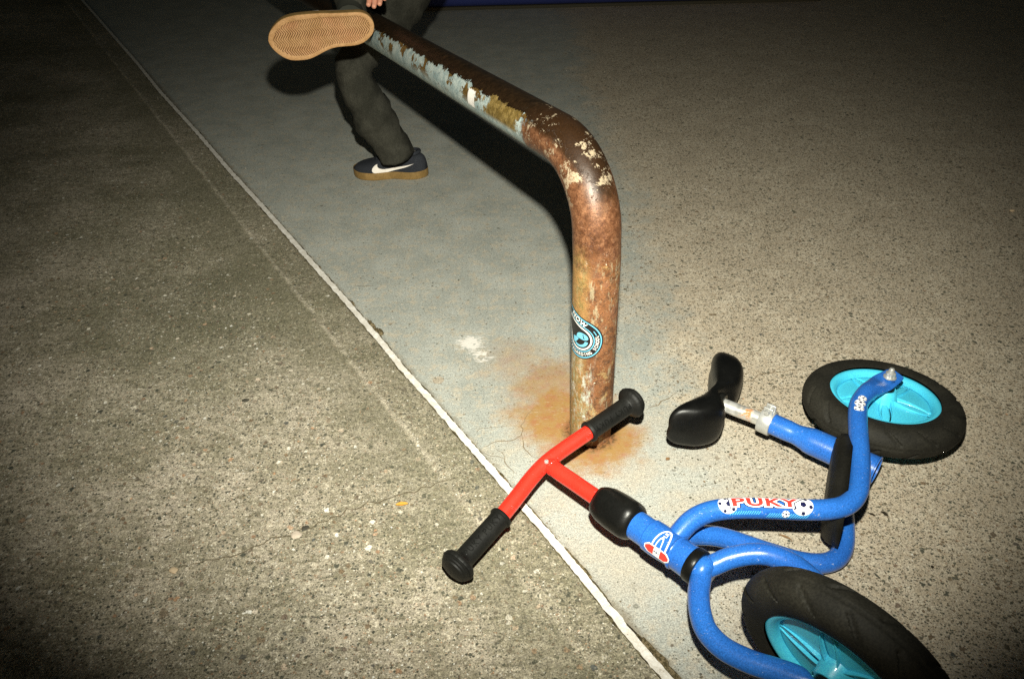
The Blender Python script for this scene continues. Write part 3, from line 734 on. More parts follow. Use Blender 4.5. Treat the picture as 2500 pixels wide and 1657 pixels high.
# ---- fork blades (bulge round the tyre, narrow again at the axle)
def FL(t, wv, pv): return KP+SD*t+FN*wv+SP*pv
AXT = (FC-KP).dot(SD); AXW = (FC-KP).dot(FN); AXP = (FC-KP).dot(SP)
fk = [(-.012, .006, -.001), (-.004, .020, -.003), (.008, .038, -.007), (.028, .059, -.010), (.051, .0735, -.011), (.083, .0790, -.012), (.120, .0730, -.015), (.150, .0630, -.018), (.180, .0545, -.021)]
for sgn_ in (1, -1):
    pts = []
    for t, w_, p_ in fk: pts.append((FL(t, AXW+sgn_*w_*(1 if sgn_ > 0 else 1.06) - (AXW if t < .05 else 0)*(1-t/.05 if t < .05 else 0), p_), .0158))
    pts += [(FL(AXT-.012, AXW+sgn_*.0515, AXP+.001), .007, .0165), (FL(AXT, AXW+sgn_*.0495, AXP), .0028, .0175), (FL(AXT+.016, AXW+sgn_*.0495, AXP), .0028, .0150)]
    tube('fork_blade', pts, .0158, BLUE, bike, 8, 28, True, FN*sgn_, False)
for sgn_ in (1, -1):
    lathe('axle_cap', [(.037, .001), (.037, .0150), (.052, .0165), (.060, .0160), (.066, .0125), (.068, .001)], FC, FN*sgn_, BLK, bike, 36, sharp=45)
# ---- handlebar
hb = [at(1113, 1386, .050), at(1165, 1328, .057), at(1222, 1262, .065), at(1262, 1212, .072), at(1300, 1163, .079), at(1335, 1127, .085), at(1380, 1093, .090), at(1440, 1052, .098), at(1492, 1016, .104), at(1546, 979, .110)]
tube('handlebar', [(p, .0138) for p in hb], .0138, RED, bike, 8, 32)
tube('stem', [(at(1338, 1131, .084), .0135), (ax(T['stem']+.02), .0140), (ax((T['stem']+d0)/2), .0140), (ax(d0+.01), .0140)], .014, RED, bike, 6, 32)
lathe('weld_bead', [(.0105, .0135), (.0120, .0150), (.0138, .0157), (.0155, .0152), (.0172, .0138)], at(1338, 1131, .084), SD, RED, bike, 60, disp=lambda q, i, t, r: .0005*math.sin(16*q+i))
lathe('weld_bead', [(-.0005, .0252), (.001, .0270), (.003, .0276), (.005, .0268), (.006, .0255)], ax(h1-.031), SD, BLUE, bike, 60, disp=lambda q, i, t, r: .0004*math.sin(26*q+i))
lathe('stem_bolt', [(0, .0005), (0, .004), (.003, .0036), (.0038, .0005)], at(1334, 1127, .0985), V((0, -.1, 1)), STEEL, bike, 12)
def grip(p0, p1, sgn_):
    A = (p1-p0).normalized(); L = (p1-p0).length
    prof = [(-.002, .0142), (-.002, .0185), (.0, .0200), (.004, .0200), (.006, .0175)]
    prof += [(.006+(L-.022)*k/10, .0172) for k in range(1, 11)]
    prof += [(L-.012, .0190), (L-.008, .0260), (L-.004, .0292), (L, .0300), (L+.002, .0295), (L+.0025, .0278), (L+.0045, .0282), (L+.006, .0262), (L+.0085, .0262), (L+.010, .0235), (L+.0125, .0230), (L+.0145, .0180), (L+.0165, .0120), (L+.0175, .001)]
    g_ = lathe('grip', prof, p0, A, GRIP, bike, 60, sharp=40, disp=lambda q, i, t, r: (.0005*math.cos(22*q) if r > .027 else 0))
    return g_, A, L
g1, gA1, gL1 = grip(at(1224, 1261, .0655), at(1118, 1379, .051), 1)
g2, gA2, gL2 = grip(at(1437, 1054, .0975), at(1541, 982, .1095), -1)
# raised word along each grip
def wrap(O, A, e0, r, s0=0):
    a, e, f = basis(A, e0)
    return lambda x, y, o: O+a*(x+s0)+(e*math.cos(y/r)+f*math.sin(y/r))*(r+o)
for O_, A_, L_, sg in ((at(1224, 1261, .0655), gA1, gL1, 1), (at(1437, 1054, .0975), gA2, gL2, -1)):
    er = (CAM-O_).normalized()
    tx = text2d('PUKY PUKY', .014, .0002, 1.25)
    fm = wrap(O_, A_, er, .0173)
    cutmap('grip_lettering', tx, (lambda fm, L_, sg: (lambda x, y, o: fm(L_*.47-x*1.0, y*1.0+.003, o+.0006)))(fm, L_, sg), BLK, g1 if sg > 0 else g2, .003)

# ---- decals on the upper frame tube
mids = FU
def frame_at(s):
    for i in range(len(mids)-1):
        if mids[i+1][4] >= s:
            p, t, e, f, s_a = mids[i]; p2, t2, e2, f2, s_b = mids[i+1]; k = (s-s_a)/(s_b-s_a)
            return p.lerp(p2, k), t.lerp(t2, k).normalized()
    return mids[-1][0], mids[-1][1]
def s_of(x, y):
    b = None
    for p, t, e, f, s in mids:
        d = p-CAM; px = 1250+FPX*d.dot(right)/d.dot(fwd); py = 828-FPX*d.dot(up)/d.dot(fwd); q = (px-x)**2+(py-y)**2
        if b is None or q < b[0]: b = (q, s)
    return b[1]
def on_tube(s0, turn):
    """x to the right along the tube, y round it (towards the top of the picture), turn = extra roll in metres"""
    def f(x, y, o):
        p, t = frame_at(s0+x); v = (V((0, -.55, .84))-t*V((0, -.55, .84)).dot(t)).normalized(); w_ = t.cross(v)
        if w_.dot(up) < 0: w_ = -w_
        a = (y+turn)/TR; return p+(v*math.cos(a)+w_*math.sin(a))*(TR+.0004+o)
    return f
sm = s_of(1862, 1240); dm = on_tube(sm, .0055)
dec = frame_u
wd_, ht = .0168, .0125
def ball(cx, cy, r, fm, par, seed=0):
    o_ = [(cx+r*math.cos(2*math.pi*k/28), cy+r*math.sin(2*math.pi*k/28)) for k in range(28)]
    cutmap('ball_decal', fill2d(o_), fm, DW, par, .003, .0002)
    for k in range(6):
        if k == 0: px, py, rr = cx+.1*r, cy+.05*r, .30*r
        else:
            a = seed+2*math.pi*k/5; px, py, rr = cx+.78*r*math.cos(a), cy+.78*r*math.sin(a), .20*r
        pg = [(px+rr*math.cos(seed+2*math.pi*j/5), py+rr*math.sin(seed+2*math.pi*j/5)) for j in range(5)]
        cutmap('ball_patch', fill2d(pg), fm, DN, par, .004, .0004)
ball(-.056, -.001, .0145, dm, dec, .4); ball(.058, -.0010, .0165, dm, dec, 1.0); ball(.033, -.0165, .0060, dm, dec, .2)
tw, tf = text2d('PUKY', .0185, .0032, 1.12, 2.05); cutmap('word_outline', ([(x, y+.001) for x, y in tw], tf), dm, DN, dec, .002, .0006)
tw, tf = text2d('PUKY', .0185, .0024, 1.12, 2.05); cutmap('word_outline', ([(x, y+.001) for x, y in tw], tf), dm, DW, dec, .002, .0008)
tw, tf = text2d('PUKY', .0185, .0007, 1.12, 2.05); cutmap('word', ([(x, y+.001) for x, y in tw], tf), dm, DR, dec, .002, .0011)
bars = []; bf = []
for i in range(13): 
    x = -.052+i*.0037; b0 = len(bars); bars += [(x, -.0125), (x+.0014, -.0125), (x-.0020, -.0180), (x-.0034, -.0180)]; bf.append((b0, b0+1, b0+2, b0+3))
for i in range(17):
    x = .008+i*.0037; b0 = len(bars); bars += [(x, -.0150), (x+.0014, -.0150), (x-.0040, -.0235), (x-.0054, -.0235)]; bf.append((b0, b0+1, b0+2, b0+3))
cutmap('stripe_decal', (bars, bf), dm, DC, dec, .003, .0001)
s3 = s_of(2094, 1000); d3 = on_tube(s3, 0)
def dturn(fm): return lambda x, y, o: fm(x, y, o)
def on_tube_v(s0, roll):
    def f(x, y, o):
        p, t = frame_at(s0+x); vv = (CAM-p); v = (vv-t*vv.dot(t)).normalized(); w_ = t.cross(v); a = (y)/TR+roll
        return p+(v*math.cos(a)+w_*math.sin(a))*(TR+.0004+o)
    return f
d3 = on_tube_v(s3, 0.15)
ball(-.0125, .000, .0085, d3, dec, .3); ball(.003, .001, .0095, d3, dec, .9); ball(.0185, .001, .0075, d3, dec, .1)
# ---- head badge
hm_t = t_of(1640, 1345); hp = ax(hm_t); hv = (CAM-hp); hv = (hv-SD*hv.dot(SD)).normalized(); hw_ = SD.cross(hv)
if hw_.dot(up) < 0: hw_ = -hw_
def on_head(x, y, o):
    a = y/.0266; return ax(hm_t+x)+(hv*math.cos(a)+hw_*math.sin(a))*(.0274+o)
ov = [(-.014+.012*math.cos(a), -.010+.0075*math.cos(a)+.001*0+.030*math.sin(a)) for a in [math.radians(q) for q in range(0, 181, 9)]]
oo = [(-.012+.0135*math.cos(math.radians(q))+.0025, -.012+.0345*math.sin(math.radians(q))) for q in range(0, 181, 9)]
oi = [(-.012+.0110*math.cos(math.radians(q))+.0025, -.012+.0315*math.sin(math.radians(q))) for q in range(180, -1, -9)]
par_h = [o for o in bike.children if o.name.startswith('head_tube')][0]
cutmap('badge_outline', fill2d(oo+oi), on_head, DW, par_h, .003, .0004)
oo = [(-.011+.0055*math.cos(math.radians(q)), -.012+.020*math.sin(math.radians(q))) for q in range(0, 181, 9)]
oi = [(-.011+.0038*math.cos(math.radians(q)), -.012+.017*math.sin(math.radians(q))) for q in range(180, -1, -9)]
cutmap('badge_outline', fill2d(oo+oi), on_head, DW, par_h, .003, .0004)
tw, tf = text2d('LR', .008, .0002, 1.0); cutmap('badge_lettering', ([(-.0095-y, .013+x) for x, y in tw], tf), on_head, DW, par_h, .003, .0005)
oct_ = lambda L, Wd_: [(-L, Wd_*.35), (-L*.72, Wd_), (L*.72, Wd_), (L, Wd_*.35), (L, -Wd_*.35), (L*.72, -Wd_), (-L*.72, -Wd_), (-L, -Wd_*.35)]
cutmap('badge', fill2d([(x-.010, y-.0175) for x, y in oct_(.0235, .0078)]), on_head, DW, par_h, .003, .0007)
for sx in (-1, 1):
    cutmap('badge_panel', fill2d([(-.010+sx*.0060, -.0112), (-.010+sx*.0150, -.0115), (-.010+sx*.0218, -.0155), (-.010+sx*.0218, -.0195), (-.010+sx*.0150, -.0238), (-.010+sx*.0060, -.0238)]), on_head, DR, par_h, .003, .0009)
tw, tf = text2d('PUKY', .0042, .0002, 1.0); cutmap('badge_lettering', ([(-.010+x, -.0175+y) for x, y in tw], tf), on_head, DN, par_h, .003, .0010)

# ---- seat tube, clamp, seat post, saddle
st0, st1 = at(1880, 1031, .072), at(2136, 1146, .072)
SA = (st1-st0).normalized()
sl_ = (st1-st0).length
tube('seat_tube', [(st0, .0198), (st0+SA*.032, .0198), (st0+SA*.050, .0190), (st0+SA*.066, .0215), (st0+SA*.080, .0245), (st0+SA*.12, .0250), (st0+SA*sl_*.75, .0250), (st1, .0250)], .025, BLUE, bike, 8, 40, False)
lathe('tube_end_plug', [(sl_-.004, .001), (sl_-.004, .0243), (sl_, .0243), (sl_+.001, .0262), (sl_+.003, .0262), (sl_+.003, .0235), (sl_-.002, .0225), (sl_-.002, .001)], st0, SA, BLUE, bike, 40, sharp=40)
cl = lathe('seat_clamp', [(-.018, .001), (-.018, .0235), (-.016, .0245), (.004, .0245), (.006, .0235), (.006, .001)], st0, SA, STEEL, bike, 40, sharp=30)
a_, e_c, f_c = basis(SA)
for k in (-1, 1):
    rbox('clamp_ear', st0-SA*.006+e_c*.027+f_c*(.0060*k), SA, e_c, f_c, (.019, .020, .0045), STEEL, cl, .002)
lathe('clamp_bolt', [(-.011, .001), (-.011, .0050), (-.004, .0050), (-.004, .003), (.011, .003), (.011, .0052), (.015, .0046), (.0155, .001)], st0-SA*.006+e_c*.030, f_c, STEEL, cl, 18)
sp0 = at(1752, 982, .072)
pd = (sp0-st0); PL = pd.length; PDn = pd.normalized()
tube('seat_post', [(st0-SA*-.01, .0128), (st0+PDn*.03, .0128), (st0+PDn*PL*.6, .0128), (st0+PDn*PL, .0128)], .0128, CHROME, bike, 6, 36)
UU = PDn; SS = (RN-UU*RN.dot(UU)).normalized(); FF = UU.cross(SS)
if FF.y > 0: FF = -FF                                    # forward of the bike is towards the camera
def saddle():
    O = sp0+UU*.006
    #  along F, width, top (U), bottom (U), sideways shift
    S_ = [(-.142, .010, .044, .030, 0), (-.137, .055, .056, .012, 0), (-.118, .084, .058, -.004, 0), (-.088, .098, .048, -.022, 0), (-.050, .092, .030, -.026, 0), (-.015, .078, .014, -.012, 0), (.015, .076, .014, -.010, 0), (.045, .084, .019, -.032, 0), (.075, .092, .030, -.042, 0), (.10, .090, .041, -.036, 0), (.118, .074, .040, -.018, 0), (.127, .014, .030, .008, 0)]
    S_ = cr_pts(S_, 4); vs = []; fs = []; K = 32
    for (x, wd, tp, bt, sh) in S_:
        for k in range(K):
            a = 2*math.pi*k/K; ca, sa = math.cos(a), math.sin(a)
            y = wd/2*math.copysign(abs(ca)**.72, ca); mid_ = (tp+bt)/2; z = mid_+(tp-bt)/2*math.copysign(abs(sa)**(.72 if sa > 0 else .5), sa)
            if sa > .5: z -= .003*math.exp(-(y/.012)**2)      # shallow centre groove
            xs = x + max(0, x-.02)/.11*(z-.01)*.55
            vs.append(O+FF*xs+SS*(y+sh)+UU*z)
    n_ = len(S_)
    for i in range(n_-1):
        for k in range(K): fs.append((i*K+k, i*K+(k+1) % K, (i+1)*K+(k+1) % K, (i+1)*K+k))
    fs += [tuple(range(K)), tuple((n_-1)*K+k for k in range(K))]
    o = mesh('saddle', vs, fs, SADDLE, bike, True); weld(o); return o
sad = saddle()
lathe('saddle_clamp', [(0, .001), (0, .020), (.004, .022), (.022, .020), (.026, .014), (.026, .001)], sp0-UU*.012, UU, BLK, bike, 24)

# ---- footboard between the two frame tubes
def footboard():
    a = at(2058, 1022, .140); b = at(2030, 1243, .145); c = at(2006, 1352, .024)
    FWD = (b-a).normalized(); DN_ = (c-b).normalized()
    NL = FWD.cross(DN_).normalized()
    if NL.dot(V((-1, 0, 0))) < 0: NL = -NL
    L = (b-a).length; Wd = (c-b).length; vs = []; fs = []; nu, nv = 28, 14
    # a shallow tray: rounded outline, rolled edges
    for side_ in (0, 1):
        for i in range(nu+1):
            for j in range(nv+1):
                u = -1+2*i/nu; v = -1+2*j/nv
                k = 1-.10*abs(u)**4*abs(v)**2-.10*abs(v)**4*abs(u)**2
                x = L/2*(1+u*k*1.0)+.004; y = Wd/2*(1+v*k)
                ed = max(abs(u), abs(v)); h = .008*(1-ed**6) - .022*ed**8
                z = (h+.002*math.cos(y*420)*(ed < .9)*.4) if side_ == 0 else h-.012*(1-ed**10)
                vs.append(a+FWD*x+DN_*y+NL*(z+.001))
    W = nv+1; M = (nu+1)*W
    for side_ in (0, 1):
        for i in range(nu):
            for j in range(nv):
                q = side_*M+i*W+j; f = (q, q+1, q+W+1, q+W); fs.append(f if side_ else f[::-1])
    ring = [(i, 0) for i in range(nu)]+[(nu, j) for j in range(nv)]+[(i, nv) for i in range(nu, 0, -1)]+[(0, j) for j in range(nv, 0, -1)]
    for q in range(len(ring)):
        i, j = ring[q]; i2, j2 = ring[(q+1) % len(ring)]; fs.append((i*W+j, i2*W+j2, M+i2*W+j2, M+i*W+j))
    o = mesh('footboard', vs, fs, BOARD, bike, True); weld(o, 1e-4); return o
footboard()

# ------------------------------------------------------------------ person behind the rail
n = N('dark_denim', rough=.9, spec=.15); co = n.obj(); wv = n.noise(co, 330, 3, .7); fo = n.noise(co, 14, 4, .6)
c = n.mix(n.ss(fo, .35, .7), (.024, .0235, .018), (.050, .048, .038)); c = n.mix(.5, c, n.mix(n.ss(wv, .3, .7), (.2, .2, .2), (.8, .8, .8)), 'OVERLAY'); n.bump(n.add(n.mul(fo, 5), wv), .003, .5); DENIM = n.col(c)
n = N('dark_jacket', rough=.85, spec=.2); co = n.obj(); n.bump(n.noise(co, 9, 4), .01, .5); JACK = n.col(n.mix(n.noise(co, 20, 4), (.028, .030, .024), (.045, .046, .036)))
n = N('skin', rough=.55, spec=.4); co = n.obj(); n.b.inputs['Subsurface Weight'].default_value = .08; n.b.inputs['Subsurface Radius'].default_value = (.01, .004, .002); SKIN = n.col(n.mix(n.noise(co, 90, 4), (.52, .22, .14), (.64, .31, .21)))
n = N('dark_hair', rough=.6); HAIR = n.col((.03, .018, .010))
n = N('navy_suede', rough=.95, spec=.15); co = n.obj(); wv = n.noise(co, 330, 3, .7); n.bump(wv, .0008, .5); SUEDE = n.col(n.mix(.5, n.mix(n.noise(co, 30, 4), (.018, .020, .026), (.034, .037, .044)), n.mix(n.ss(wv, .3, .7), (.2, .2, .2), (.8, .8, .8)), 'OVERLAY'))
def gum(tread):
    n = N('gum_rubber_tread' if tread else 'gum_rubber', rough=.7, spec=.3); co = n.obj()
    c1, c2 = ((.34, .185, .075), (.42, .24, .11)) if tread else ((.19, .115, .036), (.26, .16, .055))
    col = n.mix(n.ss(n.noise(co, 40, 4, .7), .35, .65), c1, c2)
    if tread:
        x, y, z = n.sep(n.uv())
        zz = n.m_('PINGPONG', n.add(y, .003), .0145); t = n.add(x, n.mul(zz, .62))
        w_ = n.m_('SINE', n.mul(t, 2*math.pi/.0056)); line = n.ss(w_, .25, .8)
        strong = n.mx(n.mul(n.ss(n.sub(y, .0), -.001, .001), n.ssi(y, .0175, .0195)), n.mul(n.mul(n.ss(y, -.047, -.045), n.ssi(y, -.024, -.022)), n.ss(x, .020, .024)))
        rimm = n.nd('ShaderNodeAttribute', attribute_name='inner').outputs['Fac']
        k = n.mul(n.mul(line, n.add(.55, n.mul(strong, .6))), rimm)
        col = n.mix(k, col, (.13, .05, .013)); col = n.mix(n.mul(n.mul(rimm, .35), n.ss(n.noise(co, 18, 3), .35, .7)), col, (.46, .19, .10))
        n.bump(n.mul(n.mul(line, rimm), -1), .0025, 1.0)
    fine = n.noise(co, 480, 3, .7); col = n.mix(.42, col, n.mix(n.ss(fine, .3, .7), (.25, .25, .25), (.78, .78, .78)), 'OVERLAY')
    return n.col(col)
GUM, GUMT = gum(False), gum(True)
n = N('shoe_white', rough=.6); SWH = n.col((.78, .72, .66))

# sole outline traced as real shoe measure: x from heel (0) to toe, y across; unit metres (total length .25)
zs = [(265, 420), (290, 330), (360, 240), (450, 170), (560, 133), (700, 119), (900, 115), (1050, 122), (1200, 124), (1350, 127), (1430, 165), (1480, 230), (1495, 300), (1480, 380), (1430, 450), (1350, 510), (1250, 540), (1100, 545), (1000, 555), (900, 590), (800, 640), (700, 680), (600, 690), (480, 680), (380, 620), (310, 540), (275, 470)]
k_ = 1/4.732/1921*1.85
SOLE = [((880-x)*k_, (400-y)*k_) for x, y in zs]
SOLE = [(p[0], p[1]) for p in cr_pts(SOLE+[SOLE[0]], 3)[:-1]]
XMIN = min(p[0] for p in SOLE); XMAX = max(p[0] for p in SOLE)
def width_at(x):
    ys = []
    for i in range(len(SOLE)):
        (x1, y1), (x2, y2) = SOLE[i], SOLE[(i+1) % len(SOLE)]
        if (x1-x)*(x2-x) <= 0 and x1 != x2: ys.append(y1+(y2-y1)*(x-x1)/(x2-x1))
    return (min(ys), max(ys)) if len(ys) > 1 else (0, 0)
def shoe(M, parent, mirror=1, swoosh=True):
    """M: world matrix; local x toe, y across, z up; sole bottom at z = 0"""
    root = empty('shoe', M.translation); root.parent = parent; root.matrix_parent_inverse = parent.matrix_world.inverted(); bpy.context.view_layer.update()
    W_ = lambda x, y, z: M @ V((x, y*mirror, z))
    out = SOLE; vs = []; uvs = []; inner = []; fs = []; Kn = len(out)
    cx = (XMIN+XMAX)/2
    def ringp(k, z, dz=0):
        r = []
        for x, y in out:
            ys = width_at(max(XMIN+.004, min(XMAX-.004, cx+(x-cx)*.97))); my = (ys[0]+ys[1])/2
            r.append((cx+(x-cx)*(1-k*.012/.125), my+(y-my)*(1-k*.012/.05), z))
        return r
    rings = [(ringp(.0, .026), 0), (ringp(-.02, .022), 0), (ringp(-.05, .004), 0), (ringp(.0, .0008), 0), (ringp(.12, 0), 0), (ringp(.85, 0), 0), (ringp(.95, .0010), 1), (ringp(1.6, .0010), 1), (ringp(2.6, .0010), 1)]
    for r, inn in rings:
        for p in r: vs.append(W_(*p)); uvs.append((p[0], p[1])); inner.append(inn)
    for i in range(len(rings)-1):
        for k in range(Kn): fs.append((i*Kn+k, i*Kn+(k+1) % Kn, (i+1)*Kn+(k+1) % Kn, (i+1)*Kn+k))
    fs.append(tuple((len(rings)-1)*Kn+k for k in range(Kn)))
    so = mesh('sole', vs, fs, GUM, root, True, uvs); so.data.materials.append(GUMT)
    at_ = so.data.attributes.new('inner', 'FLOAT', 'POINT')
    for i, v in enumerate(inner): at_.data[i].value = v
    for p in so.data.polygons:
        if min(p.vertices) >= 3*Kn: p.material_index = 1
    bm = bmesh.new(); bm.from_mesh(so.data); bmesh.ops.recalc_face_normals(bm, faces=bm.faces); bm.to_mesh(so.data); bm.free()
    # upper: stations from heel to toe
    vs, fs = [], []; K = 26; st = []
    prof = [(.0, .050), (.03, .068), (.10, .078), (.20, .080), (.34, .082), (.46, .080), (.56, .070), (.66, .058), (.76, .049), (.86, .043), (.94, .036), (.985, .028), (1.0, .024)]
    prof = cr_pts(prof, 3)
    for q, hgt in prof:
        x = XMIN+.003+(XMAX-XMIN-.006)*q; lo, hi = width_at(min(max(x, XMIN+.002), XMAX-.002)); my = (lo+hi)/2; hw = (hi-lo)/2*.97
        top_in = .55 if q < .5 else .75
        for k in range(K):
            a = math.pi*k/(K-1); ca, sa = math.cos(a), math.sin(a)
            z = .018+(hgt-.018)*(abs(sa)**.62); y = my+hw*math.copysign(abs(ca)**.8, ca)*(1-(1-top_in)*(z-.018)/(hgt-.018+1e-6)*.6)
            vs.append(W_(x, y, z))
    n_ = len(prof)
    for i in range(n_-1):
        for k in range(K-1): fs.append((i*K+k, i*K+k+1, (i+1)*K+k+1, (i+1)*K+k))
    fs += [tuple(range(K)), tuple((n_-1)*K+k for k in range(K))]
    u_ = mesh('upper', vs, fs, SUEDE, root, True); weld(u_)
    # collar, tongue, laces
    tube('collar', [(W_(XMIN+.022+.07*(1-math.cos(a))/2*1.0, .026*math.sin(a)+sum(width_at(XMIN+.05))/2, .078+.006*math.cos(a)), .006) for a in [2*math.pi*k/16 for k in range(17)]], .006, SUEDE, root, 3, 12, False)
    for i in range(5):
        x = XMIN+.115+i*.015; lo, hi = width_at(x); my = (lo+hi)/2; z = .082-.0052*i*(1+.12*i)
        tube('lace', [W_(x, my-.020, z-.006), W_(x+.002, my-.008, z+.001), W_(x+.002, my+.008, z+.001), W_(x, my+.020, z-.006)], .0022, SUEDE, root, 4, 8)
    if swoosh:
        # curved tick, wide at the front, drawn out to the heel
        up_e = [(.150, .0520), (.148, .0440), (.138, .0380), (.120, .0360), (.095, .0395), (.060, .0465), (.032, .0530)]
        lo_e = [(.032, .0530), (.060, .0415), (.095, .0315), (.125, .0245), (.148, .0235), (.163, .0290), (.165, .0390), (.158, .0480), (.150, .0520)]
        pl = [(p[0], p[1]) for p in cr_pts(up_e, 5)] + [(p[0], p[1]) for p in cr_pts(lo_e, 5)][1:-1]
        sd = -1
        def onside(x, z, o):
            X = XMIN+x; lo, hi = width_at(X); my = (lo+hi)/2; hw = (hi-lo)/2*.97; q = (X-XMIN-.003)/(XMAX-XMIN-.006)
            hgt = None
            for i in range(len(prof)-1):
                if prof[i][0] <= q <= prof[i+1][0]: hgt = prof[i][1]+(prof[i+1][1]-prof[i][1])*(q-prof[i][0])/(prof[i+1][0]-prof[i][0]); break
            hgt = hgt or .05; zz = min(z, hgt*.93); s_ = ((zz-.018)/(hgt-.018)); s_ = min(max(s_, 0), 1)**(1/.62); c_ = math.sqrt(max(0, 1-s_*s_))
            top_in = .55 if q < .5 else .75
            y = hw*(c_**.8)*(1-(1-top_in)*(zz-.018)/(hgt-.018)*.6)
            return W_(X, my+SWS*(y+.0022+o), zz)
        for SWS in (-1, 1): cutmap('side_stripe', fill2d(pl), onside, SWH, root, .006)
    return root

person = empty('person', (-.3, 2.5, 0)); bpy.context.view_layer.update()
tag(person, 'person in dark trousers and navy gum-soled shoes, one foot lifted onto the rusty rail', 'person')
# standing shoe
hx, tx_ = at(1043, 443, 0), at(860, 428, 0)
X_ = (tx_-hx); X_.z = 0; X_.normalize(); Z_ = V((0, 0, 1)); Y_ = Z_.cross(X_)
c_ = (hx+tx_)/2; Ms = Matrix((X_, Y_, Z_)).transposed().to_4x4(); cxs = (XMIN+XMAX)/2
L_s = (tx_-hx).length
k_s = (L_s-.012)/(XMAX-XMIN)
Ms = Matrix.Translation(c_-X_*cxs*k_s+V((0, .03, .0))) @ Ms @ Matrix.Scale(k_s, 4)
shoe(Ms, person, -1)
# raised shoe: sole faces the camera
sc_pt = atz(786, 84.5, 1.85)
Zs = -( (CAM-sc_pt).normalized()*1.0 + up*-.34 ).normalized()     # shoe's up points away from the camera
Xs = (-right); Xs = (Xs-Zs*Xs.dot(Zs)).normalized(); Ys = Zs.cross(Xs)
# local +y must show at the top of the picture
mir = 1 if Ys.dot(up) > 0 else -1
Mr = Matrix((Xs, Ys, Zs)).transposed().to_4x4(); Mr = Matrix.Translation(atz(786, 89, 1.85)) @ Mr @ Matrix.Diagonal((.985, .885, 1, 1))
# recentre: SOLE's origin is at zoom pixel (880,400) -> px (786, 84.5)
shoe(Mr, person, mir)

def skin(name, nodes, edges, mat, parent, sub=2, root=0):
    """nodes: [(Vector, radius or (rx, ry))]"""
    me = bpy.data.meshes.new(name); me.from_pydata([tuple(n_[0]) for n_ in nodes], edges, []); me.materials.append(mat)
    o = bpy.data.objects.new(name, me); sc.collection.objects.link(o)
    md = o.modifiers.new('s', 'SKIN'); md.use_smooth_shade = True
    md.branch_smoothing = .6
    for i, n_ in enumerate(nodes):
        r = n_[1] if isinstance(n_[1], tuple) else (n_[1], n_[1]); sv_ = me.skin_vertices[0].data[i]; sv_.radius = r; sv_.use_root = (i == root)
    s_ = o.modifiers.new('ss', 'SUBSURF'); s_.levels = sub; s_.render_levels = sub
    dg = bpy.context.evaluated_depsgraph_get(); m2 = bpy.data.meshes.new_from_object(o.evaluated_get(dg)); m2.name = name
    bpy.data.objects.remove(o)
    if not m2.materials: m2.materials.append(mat)
    for p in m2.polygons: p.use_smooth = True
    return link(bpy.data.objects.new(name, m2), parent)

# joints
LAk = at(972, 374, .10); LKn = at(846, 172, .375)
LHp = V((-.215, 2.66, .60)); RHp = V((-.215, 2.82, .60))
RAk = atz(800, 70, 1.85)+Zs*.085-Xs*.055; RKn = V((-.47, 2.66, .80))
PEL = V((-.20, 2.74, .64)); CH = V((-.36, 2.70, .95)); NK = V((-.45, 2.68, 1.08)); HD = V((-.51, 2.66, 1.19))
# trousers
tr = skin('trousers', [(PEL, .085), (LHp+V((-.03, -.02, -.02)), .078), ((LHp+LKn)/2, .075), (LKn, .060), (LKn.lerp(LAk, .3), .063), (LKn.lerp(LAk, .55), .064), (LKn.lerp(LAk, .8), .063), (LAk+V((0, 0, -.02)), .058), (LAk+V((0, 0, -.075)), .058),
                       (RHp+V((-.03, .02, -.02)), .078), ((RHp+RKn)/2, .075), (RKn, .062), (RKn.lerp(RAk, .4), .056), (RKn.lerp(RAk, .98), .047), (PEL+V((-.04, 0, .13)), .095), (PEL+V((.045, 0, -.035)), .06)],
          [(0, 1), (1, 2), (2, 3), (3, 4), (4, 5), (5, 6), (6, 7), (7, 8), (0, 9), (9, 10), (10, 11), (11, 12), (12, 13), (0, 14), (0, 15)], DENIM, person)
def crumple(o, amp, fr_):
    for v in o.data.vertices:
        p = v.co; nn = v.normal; v.co = p+nn*amp*(noise.noise(p*fr_)+.5*noise.noise(V((p.x*fr_*.7, p.y*fr_*.7, p.z*fr_*2.6))))
mdt = None
crumple(tr, .011, 13); crumple(tr, .0022, 40)
for v in tr.data.vertices:                      # pulled creases across the cloth
    q = noise.noise(V((v.co.x*9, v.co.y*9, v.co.z*30+3*noise.noise(v.co*8)))); v.co += v.normal*(.010*(1-min(1, abs(q)*5))-.003)
bm = bmesh.new(); bm.from_mesh(tr.data)             # cut the hem straight, a little below the ankle bone
bmesh.ops.bisect_plane(bm, geom=bm.verts[:]+bm.edges[:]+bm.faces[:], plane_co=LAk+V((0, 0, -.012)), plane_no=V((-.18, 0, 1)).normalized(), clear_inner=True)
bm.to_mesh(tr.data); bm.free()
sm_ = tr.modifiers.new('cloth_thickness', 'SOLIDIFY'); sm_.thickness = .004; sm_.offset = -1
tube('sock', [(LAk+V((.0, 0, -.035)), .030), (LAk+V((0, 0, .0)), .030), (LAk+V((0, 0, .03)), .030)], .03, JACK, person, 2, 16)
tube('sock', [(RKn.lerp(RAk, .9), .030), (RAk, .034), (RAk.lerp(RAk-Zs*.03, 1), .036)], .03, JACK, person, 3, 16)
